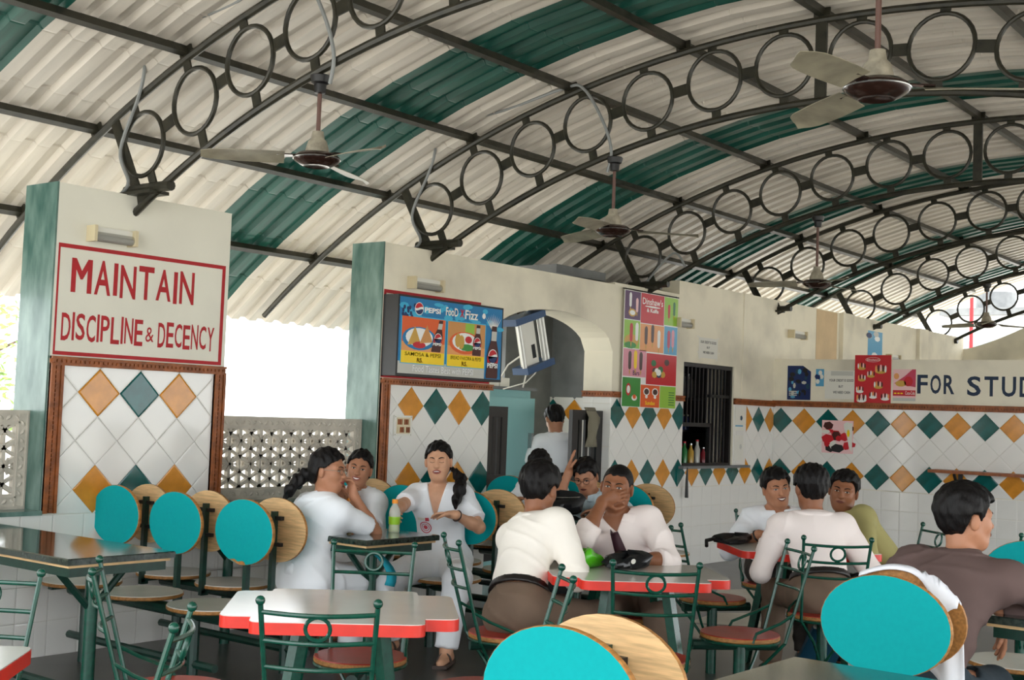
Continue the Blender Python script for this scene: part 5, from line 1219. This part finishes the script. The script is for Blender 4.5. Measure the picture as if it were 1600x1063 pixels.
    bo = part('body', fbody, skin, lo, hi, fine, fs, cs)
    loc = V3(t.location)
    # ---- clothes
    sh = torso(0.012); slv = {'long': 1.0, 'rolled': 1.0, 'short': 1.0}[sleeve]; cuts = []
    for S, E, W in ((shR, ElR, WrR), (shL, ElL, WrL)):
        sh.cone(S, S+(E-S)*0.5, ua+0.020, ub+0.024, 0.05)
        if sleeve == 'short': sh.cone(S+(E-S)*0.4, S+(E-S)*0.80, ub+0.026, ub+0.028, 0.02); cuts.append((S+(E-S)*0.78, nrm(E-S), 0.11))
        else:
            sh.cone(S+(E-S)*0.4, E, ub+0.024, ub+0.020, 0.02); e = E+(W-E)*(0.95 if sleeve == 'long' else 0.30); sh.cone(E, e, ub+0.018, (uc if sleeve == 'long' else ub)+0.016, 0.02); cuts.append((e, nrm(W-E), 0.09))
            if sleeve == 'rolled': sh.cone(e-(W-E)*0.12, e-(W-E)*0.02, ub+0.026, ub+0.026, 0.008)
    hemq = -0.10 if long_hem else (0.205 if belt else -0.02)
    if long_hem:
        for H_, K_ in ((hipL, KnL), (hipR, KnR)): sh.cone(H_, H_+(K_-H_)*0.62, 0.115, 0.090, 0.06)
    n1 = Hc-hu*0.055-hf*0.025; nax = nrm(n1-nb); nkS = torso(); nkS.cone(nb-sp*0.03, n1, 0.058 if male else 0.048, 0.054 if male else 0.045, 0.035)
    nck = nb+ndir*0.012-hf*0.0
    def fshirt(X):
        d = sh.ev(X)+wr(X, 0.0035, seed)
        rl = X-nck; al_ = rl@ndir+0.55*np.minimum(0, rl@fr); nr_ = np.linalg.norm(rl-al_[:, None]*ndir, axis=1) < (0.080 if male else 0.070); d = np.where(nr_ & (al_ > -0.05), np.maximum(d, al_-0.002), d)
        if collar:
            nk = nkS.ev(X); al2 = (X-nb)@nax; c = np.maximum(np.maximum(nk-0.017, 0.003-nk), np.maximum(al2-0.034-0.25*((X-nb)@-fr), -al2-0.022)); c = np.maximum(c, np.linalg.norm(X-nb-al2[:, None]*nax, axis=1)-0.125)
            rel = X-nb; wedge = (np.abs(rel@lat)-0.012-0.35*np.maximum(0, rel@ndir+0.02)); c = np.maximum(c, np.where(rel@fr > 0.03, -wedge, -1)*0.8)
            d = np.minimum(d, c)
        if vneck:
            rel = X-nb; dep = rel@-sp; w_ = ((0.040 if male else 0.052)*(1-dep/vneck)); v = np.maximum(np.abs(rel@lat)-w_, np.maximum(dep-vneck, -(rel@fr)+0.01)); d = np.maximum(d, -v)
        for c, n_, rr in cuts:
            rel = X-c; al = rel@n_; near = np.linalg.norm(rel-al[:, None]*n_, axis=1) < rr
            d = np.where(near & (al > -0.03) & (al < 0.10), np.maximum(d, al), d)
        if not long_hem: d = np.maximum(d, -((X-at(hemq))@sp)+0.004*np.sin(40*(X@lat)))
        return d
    part('shirt', fshirt, shirt, np.min([P,nb,shL,shR,ElL,ElR,WrL,WrR]+([KnL,KnR] if long_hem else []), 0)-0.17, np.max([P,nb,shL,shR,ElL,ElR,WrL,WrR]+([KnL,KnR] if long_hem else []), 0)+0.17, cs_=0.010, fs_=0.006, fine_=[(nb-0.09, nb+0.09)])
    tr = Sdf(); tr.ell(at(0.0), R3, (0.172*B, 0.126*B, 0.13), 0.05); tr.ell(at(0.12), R3, (0.150*B, 0.116*B, 0.09), 0.05)
    for H_, K_, A_ in ((hipL, KnL, AnL), (hipR, KnR, AnR)):
        wide = 0.018 if male else 0.034
        tr.cone(H_, K_, 0.094, 0.066+wide*0.5, 0.05); tr.cone(K_, A_+nrm(K_-A_)*0.02, 0.064+wide*0.6, 0.050+wide*(0.8 if male else 0.6), 0.03)
    wq = 0.24 if belt else 0.16
    def ftr(X):
        d = tr.ev(X)+wr(X, 0.0035, seed+3, (19, 27, 21)); rw = X-at(wq); d = np.where(np.linalg.norm(rw-(rw@sp)[:, None]*sp, axis=1) < 0.20, np.maximum(d, np.where(np.linalg.norm(rw, axis=1) < 0.26, rw@nrm(sp+V3((0,0,0.8))), d)), d)
        for A_, K_ in ((AnL, KnL), (AnR, KnR)):
            n_ = nrm(A_-K_); al = (X-(A_-n_*0.015))@n_; d = np.where((al > 0) & (np.linalg.norm(X-A_, axis=1) < 0.2), np.maximum(d, al), d)
        return np.maximum(d, 0.02-X[:, 2])
    part('trousers', ftr, trousers, np.min([P,KnL,KnR,AnL,AnR], 0)-0.2, np.max([P,KnL,KnR,AnL,AnR], 0)+0.2, cs_=0.0125)
    if belt:
        bl = Sdf(); bl.ell(at(0.0), R3, (0.180*B, 0.134*B, 0.15), 0.05); bl.ell(at(0.2), R3, (0.162*B, 0.126*B, 0.14), 0.05)
        part('belt', lambda X: np.maximum(np.maximum(bl.ev(X), -bl.ev(X)-0.014), np.abs((X-at(wq-0.04))@sp)-0.019), 'belt', at(0.1)-0.25, at(0.1)+0.25, cs_=0.0075)
    for bi, (A_, K_) in enumerate(((AnL, KnL), (AnR, KnR))):
        s_ = Sdf(); foot(s_, A_, K_, 0.010)
        if shoe == 'sandal':
            a = footbase[bi]; mb = MB(); d = F
            mb.obox(a+d*0.045-V3((0,0,a[2]-0.010)), d, lat, (0,0,1), 0.115, 0.043, 0.009); so = obj('sandal', mb, 'sandal', t, world=True)
            pth = [a+d*0.04+lat*0.042*math.cos(q)+V3((0,0,0.012-a[2]+0.058*math.sin(q))) for q in [math.pi*k/8 for k in range(9)]]; obj('strap', MB().tube(pth, 0.007, 6), 'sandal', so, world=True)
        else: part('shoe', lambda X: np.maximum(s_.ev(X), X[:, 2]-0.085), shoe, V3(A_)-0.2, V3(A_)+0.2, cs_=0.010)
    # ---- hair
    cr = Sdf().ell(L_(0,-0.014,0.032), HR, (0.076*lw, 0.096*lw, 0.090), 0.02); thick = {'short': 0.013, 'crop': 0.005, 'bushy': 0.020, 'girl': 0.015, 'down': 0.015}[hairstyle]
    cr.ell(L_(0,-0.035,-0.020), HR, (0.066*lw, 0.068*lw, 0.062), 0.03)
    xs_, ys_ = ([-0.12,-0.06,-0.044,-0.036,-0.028,0.006,0.012,0.026,0.034,0.048,0.062,0.12], [-0.070,-0.066,-0.050,-0.015,0.030,0.030,0.000,0.002,0.036,0.058,0.068,0.074]) if male else ([-0.12,-0.06,-0.044,-0.034,-0.026,0.008,0.020,0.035,0.060,0.12], [-0.080,-0.072,-0.050,-0.010,0.022,0.022,0.030,0.054,0.072,0.080])
    tail = None
    if hairstyle in ('girl', 'down'):
        tail = Sdf(); b0 = L_(0,-0.100,0.005)
        if hairstyle == 'girl': tp = [b0, b0-hf*0.035-hu*0.015, b0-hf*0.050-hu*0.075, b0-hf*0.055-hu*0.14, b0-hf*0.045-hu*0.20]
        else: tp = [L_(0,-0.08,0.03), L_(0.02,-0.10,-0.05), L_(0.03,-0.09,-0.14), L_(0.03,-0.08,-0.24)]
        if isinstance(emblem, dict) and emblem.get('tail'): tp = [V3(q) for q in emblem['tail']]
        rr = [0.018, 0.032, 0.034, 0.028, 0.010] if hairstyle == 'girl' else [0.05, 0.06, 0.055, 0.03]
        for i in range(len(tp)-1): tail.cone(tp[i], tp[i+1], rr[i], rr[i+1], 0.02)
    def fhair(X):
        rel = (X-Hc); f = rel@hf/lw; u = rel@hu; s_ = rel@hs/lw
        n_ = 0.0022*np.sin(190*s_+40*f+seed)*np.sin(60*u+30*f)+0.0018*np.sin(120*f+70*s_)
        tk = np.clip((u+0.062)/0.085, 0.0, 1.0) if male else 1.0; d = cr.ev(X)-(thick*tk-0.003*(1-tk)+(0.012*np.clip(u/0.1, 0, 1) if hairstyle in ('short', 'bushy') else 0.0))+n_*(1.6 if hairstyle != 'crop' else 0.3)
        hl = np.interp(f, xs_, ys_)+(0.012*np.abs(s_)/0.06 if male else 0)*(f > 0.02)+0.004*np.sin(160*s_)
        if not male: hl = hl+0.010*np.exp(-(s_/0.012)**2)*(f > 0.03)-0.016*np.clip(np.abs(s_)/0.07-0.45, 0, 1)*(f > 0.03)
        d = np.maximum(d, (hl-u)*0.8)
        if tail is not None: d = np.minimum(d, tail.ev(X)+2.0*n_)
        return d
    hp = [Hc]+(tp if tail is not None else [])
    part('hair', fhair, 'hair', np.min(hp, 0)-0.15, np.max(hp, 0)+0.15, cs_=0.0055, fs_=0.0055)
    # ---- face
    def surf(s, u):
        f = np.linspace(0.13, 0.03, 160); X = np.array([L_(s, a, u) for a in f]); d = fbody(X); k = np.argmax(d < 0); return f[k] if (d < 0).any() else 0.07
    if face:
        FP = lambda s, u, h=0.0: L_(s, surf(s, u)+h, u)
        for q in (-1, 1):
            cx, cu = q*0.031, 0.010
            br = [FP(q*(0.014+0.036*k/5), 0.030+0.006*math.sin(math.pi*k/5.5), 0.0015) for k in range(6)]
            obj('eyebrow', MB().tube(br, [0.0022,0.0034,0.0034,0.003,0.0024,0.0012], 6), 'hair', t, world=True)
            if eyes == 'open':
                n_ = 14; f0 = surf(cx, cu)
                pts = [(0.0148*math.cos(a), 0.0050*math.sin(a)*(1 if math.sin(a) > 0 else 0.75)) for a in [2*math.pi*k/n_ for k in range(n_)]]
                mb = MB(); mb.add([FP(cx+p[0], cu+p[1], 0.001) for p in pts]+[L_(cx, f0+0.0055, cu)], [(k, (k+1) % n_, n_) if True else 0 for k in range(n_)], True); eo = obj('eye', mb, 'eye_white', t, world=True)
                mb = MB(); mb.add([L_(cx+0.0062*math.cos(a), f0+0.0058, cu+0.0006+0.0050*math.sin(a)) for a in [2*math.pi*k/12 for k in range(12)]], [tuple(range(12))]); obj('iris', mb, 'iris', eo, world=True)
                obj('lash_line', MB().tube([FP(cx+p[0], cu+p[1]+0.0006, 0.002) for p in pts[:n_//2+1]], 0.0013, 5), 'iris', eo, world=True)
            else: obj('closed_lid', MB().tube([FP(cx+0.0155*(k/4-1), cu-0.002-0.004*math.sin(math.pi*k/8), 0.0012) for k in range(9)], 0.0014, 5), 'iris', t, world=True)
        lm = 'lips' if skin == 'skin_fair' or not male else 'lips_dark'
        wd = 0.024 if mouth == 'closed' else 0.029; cr_ = {'closed': 0.0, 'smile': 0.008, 'open': 0.0}[mouth]
        mu = -0.052
        mo = {'closed': 0.0018, 'smile': 0.0055, 'open': 0.006}[mouth]
        K = 10; arc = lambda k, dv: FP(wd*(2*k/K-1), mu+cr_*(2*k/K-1)**2+dv*math.sin(math.pi*k/K), 0.0015)
        rad = [0.0015+0.0034*math.sin(math.pi*k/K) for k in range(K+1)]
        obj('upper_lip', MB().tube([arc(k, mo+0.003) for k in range(K+1)], rad, 6), lm, t, world=True); obj('lower_lip', MB().tube([arc(k, -mo-0.003) for k in range(K+1)], rad, 6), lm, t, world=True)
        if mouth != 'closed':
            mb = MB(); a = [arc(k, mo+0.001) for k in range(K+1)]+[arc(k, -mo-0.001) for k in range(K, -1, -1)]; mb.add(a, [(k, k+1, 2*K-k, 2*K+1-k) for k in range(K)], True); obj('teeth', mb, 'teeth' if mouth == 'smile' else 'lips_dark', t, world=True)
            if mouth == 'open':
                mb = MB(); a = [arc(k, mo+0.002)+hf*0.001 for k in range(2, K-1)]+[arc(k, mo*0.2)+hf*0.001 for k in range(K-2, 1, -1)]; m_ = len(a)//2; mb.add(a, [(k, k+1, 2*m_-2-k, 2*m_-1-k) for k in range(m_-1)], True); obj('teeth', mb, 'teeth', t, world=True)
        if glasses:
            go = None
            for q in (-1, 1):
                cx, cu = q*0.032, 0.008; f0 = 0.100
                P_ = [L_(cx+0.0235*math.cos(a)*(1 if abs(math.cos(a)) < .9 else .97), f0-0.004*abs(q*math.cos(a)), cu+0.0165*math.sin(a)) for a in [2*math.pi*k/18 for k in range(18)]]
                o_ = obj('spectacle_rim', MB().tube(P_, 0.0015, 5, closed=True), glasses, t, world=True)
                obj('spectacle_arm', MB().tube([L_(q*0.056, f0-0.006, 0.014), L_(q*0.076, 0.06, 0.014), L_(q*0.082, -0.005, 0.012)], 0.0014, 5), glasses, t, world=True)
            obj('spectacle_bridge', MB().tube([L_(-0.009,0.1,0.012), L_(0,0.103,0.014), L_(0.009,0.1,0.012)], 0.0014, 5), glasses, t, world=True)
    if tie:
        def front(q, s): 
            h = np.linspace(0.22, 0.02, 120); X = np.array([at(q)+lat*s+fr*a for a in h]); d = fshirt(X); k = np.argmax(d < 0); return X[k]+fr*0.006
        mb = MB(); rows = [(0.93,0.014),(0.88,0.020),(0.80,0.024),(0.70,0.028),(0.58,0.032),(0.46,0.036),(0.40,0.004)]; vs = []
        for q, w_ in rows: vs += [front(q, -w_-0.012+0.02*(0.93-q)), front(q, w_-0.012+0.02*(0.93-q))]
        mb.add(vs, [(2*i, 2*i+1, 2*i+3, 2*i+2) for i in range(len(rows)-1)], True); o_ = obj('tie', mb, 'tie_maroon', t, world=True); o_.modifiers.new('thick', 'SOLIDIFY').thickness = 0.006
    if isinstance(emblem, dict) and emblem.get('badge'):
        q, s = emblem['badge']
        h = np.linspace(0.25, 0.02, 160)
        def fp(ds, dq, e_): X = np.array([at(q+dq)+lat*(s+ds)+fr*a for a in h]); d = fshirt(X); k = np.argmax(d < 0); return Vector(X[k]+fr*e_)
        for r0, r1 in ((0.040, 0.034), (0.026, 0.022), (0.014, 0.0)):
            mb = MB(); n_ = 20; vs = []
            for k in range(n_): a = 2*math.pi*k/n_; vs += [fp(r0*math.cos(a), r0*math.sin(a)/sl, 0.004), fp(r1*math.cos(a), r1*math.sin(a)/sl, 0.004)]
            mb.add(vs, [(2*k, (2*k+2) % (2*n_), (2*k+3) % (2*n_), 2*k+1) for k in range(n_)], True); obj('round_emblem', mb, 'red_print', t, world=True)
        mb = MB(); mb.add([fp(a, b/sl, 0.006) for a, b in ((0.005,0.050),(-0.045,0.050),(-0.045,0.066),(0.005,0.066))], [(0,1,2,3)]); obj('name_badge', mb, 'paper', t, world=True)
        mb = MB(); mb.add([fp(a, b/sl, 0.006) for a, b in ((0.032,0.045),(0.008,0.045),(0.008,0.068),(0.032,0.068))], [(0,1,2,3)]); obj('red_badge', mb, 'red_print', t, world=True)
    if wrist_band:
        side, m = wrist_band; W, E = (WrL, ElL) if side == 'L' else (WrR, ElR); d = nrm(W-E); a = nrm(np.cross(d, V3((0.1,0.2,1)))); b = np.cross(d, a); c = W-d*0.02
        obj('wrist_band', MB().tube([c+(a*math.cos(q)+b*math.sin(q))*(uc+0.007) for q in [k*math.pi/8 for k in range(16)]], 0.006, 6, closed=True), m, t, world=True)
    return t
PZ = 0.545
# ------------------------------------------------------------------ the cast
person('ponytailed woman in glasses and white coat, in profile with chin on hand', (4.83,-1.36,PZ), (4.932,-1.39,1.117), -5, -66, -4, 0, 'f', 'skin_mid', 'cloth_white', 'cloth_white', 'short', wR=(5.055,-1.475,0.985), wL=(5.10,-1.32,0.945), eR=(0.2,-0.5,-1), eL=(0.3,0.6,-1),
       hR={'d':(-0.2,0.2,1),'n':(-1,0.2,0.2)}, hL={'d':(-0.2,-0.2,1),'n':(-0.9,-0.3,0.2)}, hairstyle='girl', glasses='spec_metal', long_hem=True, seed=1.0, shoe='sandal', curlR=0.9, curlL=0.9, footR=(5.22,-1.52,0.08), footL=(5.24,-1.30,0.08),
       emblem={'tail':[(4.890,-1.315,1.125),(4.862,-1.292,1.10),(4.822,-1.268,1.06),(4.785,-1.25,1.01),(4.76,-1.235,0.95)]})
person('smiling woman in a white coat leaning on the granite table with folded hands', (6.03,-0.62,PZ), (5.90,-0.66,1.075), 190, -141, -2, -10, 'f', 'skin_mid', 'cloth_white', 'cloth_white', 'short', wR=(5.735,-0.70,0.885), wL=(5.745,-0.78,0.885), eR=(0.2,0.7,-1), eL=(-0.2,-0.8,-1),
       hR={'d':(0.2,-0.5,0.8),'n':(1,0,0)}, hL={'d':(0.2,0.5,0.8),'n':(1,0,0)}, hairstyle='girl', mouth='smile', long_hem=True, seed=2.0, shoe='sandal', curlR=1.0, curlL=1.0, footR=(5.62,-0.55,0.08), footL=(5.62,-0.75,0.08))
person('woman in a white coat with red round emblem, eyes closed, hand on a juice bottle', (6.05,-1.27,PZ), (5.975,-1.28,1.155), -152, -146, -3, 2, 'f', 'skin_fair', 'cloth_white', 'cloth_white', 'short', wR=(5.42,-1.42,0.865), wL=(5.78,-1.60,0.86), eR=(-0.1,0.8,-0.5), eL=(0.5,-0.6,-0.8),
       hR={'d':(-0.75,-0.85,-0.25),'n':(0.5,-0.6,-0.25)}, hL={'d':(-0.35,0.75,0.0),'n':(-0.3,-0.2,-1)}, hairstyle='girl', mouth='open', eyes='closed', vneck=0.17, long_hem=True, seed=3.0, shoe='sandal', curlR=0.45, curlL=0.4, footR=(5.72,-1.18,0.08), footL=(5.68,-1.66,0.08), kneeL=(-0.6,-0.75,1), wrist_band=('L','sandal'),
       emblem={'badge':(0.50,-0.07),'tail':[(6.03,-1.36,1.11),(6.03,-1.42,1.06),(5.97,-1.47,1.0),(5.93,-1.48,0.94),(5.92,-1.48,0.89)]})
person('man in a cream shirt and brown trousers seen from behind at the green bag table', (4.82,-2.84,PZ), (5.11,-2.73,1.10), -18, 8, -14, 0, 'm', 'skin_deep', 'cloth_cream', 'trouser_brown', 'long', wR=(5.22,-2.90,0.79), wL=(5.13,-2.77,0.92), eR=(-0.1,-0.5,-1), eL=(0.3,0.9,-0.5),
       hR={'d':(0.5,0.6,0.1),'n':(0,0,-1)}, hL={'d':(-0.35,-0.9,0.0),'n':(-0.9,0.3,0.1)}, hairstyle='bushy', belt=True, seed=4.0, face=False, footR=(5.28,-3.0,0.08), footL=(5.22,-2.72,0.08))
person('man in a pale shirt with loosened maroon tie resting his mouth on his fist', (5.80,-2.88,PZ), (5.70,-2.80,1.10), -152, -160, -2, -6, 'm', 'skin_deep', 'cloth_pinkwhite', 'trouser_brown', 'rolled', wR=(5.575,-2.80,1.035), wL=(5.45,-3.05,0.77), eR=(-0.35,0.35,-1), eL=(0.5,-0.7,-0.5),
       hR={'d':(0.25,-0.75,0.35),'n':(0.8,0.35,-0.1)}, hL={'d':(-0.6,0.5,0),'n':(0,0,-1)}, hairstyle='crop', vneck=0.055, tie=True, belt=True, seed=5.0, curlR=1.15, footR=(5.36,-2.95,0.08), footL=(5.45,-3.28,0.08))
person('girl with lowered head and long black hair at the bag table', (7.92,-0.74,PZ), (7.66,-0.80,1.085), 190, -150, -42, 0, 'f', 'skin_mid', 'cloth_white', 'cloth_white', 'short', wR=(7.45,-0.75,0.82), wL=(7.45,-1.0,0.82), eR=(0.2,0.8,-0.6), eL=(0.2,-0.8,-0.6), hairstyle='down', seed=6.0, fs=0.006, footR=(7.5,-0.65,0.08), footL=(7.5,-0.88,0.08), shoe='sandal')
person('man in glasses and pale blue shirt, one hand pressed to his hair', (7.93,-1.34,PZ), (7.62,-1.26,1.035), 185, -163, -26, 4, 'm', 'skin_mid', 'cloth_blue', 'trouser_dark', 'short', wR=(7.50,-1.19,1.07), wL=(7.42,-1.55,0.82), eR=(-0.4,0.2,-1), eL=(0.3,-0.9,-0.4),
       hR={'d':(0.12,-0.1,1),'n':(0.5,-0.75,0)}, hL={'d':(-0.3,0.9,0),'n':(0,0,-1)}, hairstyle='short', glasses='black', seed=7.0, fs=0.0055, curlR=0.2, footR=(7.5,-1.25,0.08), footL=(7.5,-1.5,0.08))
person('standing man in a white shirt seen from behind inside the arch', (9.62,0.52,0.90), (9.60,0.50,1.43), 70, 60, -30, 0, 'm', 'skin_mid', 'cloth_white', 'trouser_dark', 'short', wR=(9.86,0.69,0.98), wL=(9.54,0.80,0.98), eR=(0.5,-0.5,-1), eL=(-0.7,0.2,-1), hairstyle='short', stand=True, face=False, seed=8.0, fs=0.007, cs=0.013, collar=True)
person('smiling young man in a white shirt with forearms on the red-edged table', (7.63,-2.76,PZ), (7.49,-2.84,1.055), -140, -134, -4, 8, 'm', 'skin_mid', 'cloth_white', 'trouser_dark', 'rolled', wR=(7.16,-2.90,0.785), wL=(7.32,-3.10,0.785), eR=(0.1,0.9,-0.5), eL=(0.6,-0.6,-0.4),
       hR={'d':(0.1,-1,0),'n':(0,0,-1)}, hL={'d':(-0.6,0.5,0),'n':(0,0,-1)}, hairstyle='short', mouth='smile', seed=9.0, fs=0.005, wrist_band=('R','black'), footR=(7.25,-2.95,0.08), footL=(7.3,-3.15,0.08))
person('man in a pinkish white shirt seen from behind, black belt above the ladder chair', (6.66,-3.54,PZ), (6.82,-3.39,1.105), 40, 46, -8, 0, 'm', 'skin_deep', 'cloth_pinkwhite', 'trouser_brown', 'long', wR=(6.98,-3.52,0.80), wL=(6.78,-3.14,0.80), eR=(0.1,-0.5,-1), eL=(-0.5,0.1,-1),
       hR={'d':(0.2,0.9,0),'n':(0,0,-1)}, hL={'d':(0.9,0.1,0),'n':(0,0,-1)}, hairstyle='bushy', belt=True, face=False, seed=10.0, footR=(7.0,-3.40,0.08), footL=(6.82,-3.16,0.08), sw=0.185)
person('young man in an olive shirt leaning in and looking over his shoulder', (7.62,-3.56,PZ), (7.50,-3.29,1.065), 158, -163, -2, -8, 'm', 'skin_deep', 'cloth_olive', 'denim', 'long', wR=(7.22,-3.12,0.79), wL=(7.18,-3.32,0.79), eR=(0.5,0.5,-0.6), eL=(-0.2,-0.9,-0.5),
       hR={'d':(-0.8,-0.4,0),'n':(0,0,-1)}, hL={'d':(-0.6,0.6,0),'n':(0,0,-1)}, hairstyle='short', belt=True, seed=11.0, fs=0.005, footR=(7.28,-3.22,0.08), footL=(7.2,-3.42,0.08))
person('man in a brown shirt seen from behind, face turned in profile', (4.66,-4.84,PZ), (5.02,-4.885,1.13), -2, -42, -2, 0, 'm', 'skin_mid', 'cloth_brown', 'denim', 'long', wR=(5.075,-5.0,0.76), wL=(5.22,-4.76,0.80), eR=(0.35,-0.9,0.32), eL=(0.2,0.9,-0.2),
       hR={'d':(0.25,-0.05,-1),'n':(-0.6,0.75,0)}, hL={'d':(0.8,-0.5,0),'n':(0,0,-1)}, hairstyle='bushy', seed=12.0, fs=0.0042, cs=0.010, curlR=0.35, footR=(5.1,-5.0,0.08), footL=(5.08,-4.72,0.08), sw=0.20, bulk=1.06)

# striped teal scarf end lying over the ponytailed woman's lap
mb = MB(); vs = []
for k in range(9):
    q = k/8; x = 4.97+0.05*math.sin(q*2.6); y = -1.52-0.15*math.sin(q*1.7); z = 0.70-0.20*q
    vs += [(x+0.10,y-0.03,z+0.012),(x+0.15,y-0.055,z)]
mb.add(vs, [(2*i,2*i+1,2*i+3,2*i+2) for i in range(8)], True); o_ = obj('scarf', mb, 'teal_cloth'); o_.modifiers.new('thick','SOLIDIFY').thickness = 0.008
tag(o_, 'teal scarf end hanging over the lap of the ponytailed woman', 'scarf')
# ------------------------------------------------------------------ outside: trees beyond the screens, building and pole beyond the gable
def tree(x, y, h, label, n=900, seed=1):
    rng = random.Random(seed); t = thing('garden_tree', label, 'tree', (x, y, -0.1), 0, 'trees outside the screens')
    obj('trunk', MB().tube([(0,0,0),(0.1,0.05,h*0.35),(0.0,0.1,h*0.7)], [0.14,0.11,0.05], 8), 'bark', t)
    for k in range(6):
        a = k*1.05; obj('branch', MB().tube([(0.05,0.05,h*(0.35+0.05*k)),(0.7*math.cos(a),0.7*math.sin(a),h*(0.5+0.06*k)),(1.4*math.cos(a),1.4*math.sin(a),h*(0.58+0.06*k))], [0.05,0.035,0.012], 6), 'bark', t)
    lf = MB()
    for k in range(n):
        a = rng.random()*6.283; rr = 2.0*rng.random()**0.5; z = h*(0.32+0.68*rng.random()); rr *= 1-0.45*abs(z/h-0.65)
        c = Vector((rr*math.cos(a), rr*math.sin(a), z)); d = Vector((rng.uniform(-1,1), rng.uniform(-1,1), rng.uniform(-0.8,0.3))).normalized(); s_ = d.orthogonal().normalized(); L = rng.uniform(0.14,0.26)
        lf.add([c, c+d*L*0.5+s_*L*0.22, c+d*L, c+d*L*0.5-s_*L*0.22], [(0,1,2,3)])
    o = obj('foliage', lf, 'leaf', t); o['kind'] = 'stuff'
tree(11.2, 14.6, 4.6, 'pale green leafy tree standing furthest outside the lattice screen', seed=2)
tree(8.6, 11.4, 3.4, 'low bushy tree outside the lattice screen, close to the pier end', n=700, seed=5)
bl = thing('neighbour_building', 'pale concrete building beyond the open gable end', 'building', (46, 8, -0.1))
mat('bld', srgb(214,214,210), 0.9, var=0.06, scale=0.3)
mat('bld_glass', srgb(150,160,166), 0.3)
obj('wall', MB().box(45, 52, 2, 9.2, -0.1, 5.5), 'bld', bl, world=True); obj('roof_slab', MB().box(44.6, 52.4, 1.6, 9.5, 5.5, 5.75), 'plaster_grey', bl, world=True)
for k in range(4): obj('window', MB().box(44.95, 45.0, 2.6+1.7*k, 3.7+1.7*k, 3.4, 4.6), 'bld_glass', bl, world=True)
obj('water_tank', MB().lathe([(0.7,5.75),(0.7,6.6),(0.3,6.9),(0.0001,6.95)], (48, 8.6, 0), 16), 'plaster_grey', bl, world=True)
tag(obj('mast', MB().tube([(30.1,3.5,-0.1),(30.1,3.5,8.0)], 0.045, 8), 'paint_red'), 'tall red pole standing outside the open gable end', 'pole')
print('objects', len(bpy.data.objects))
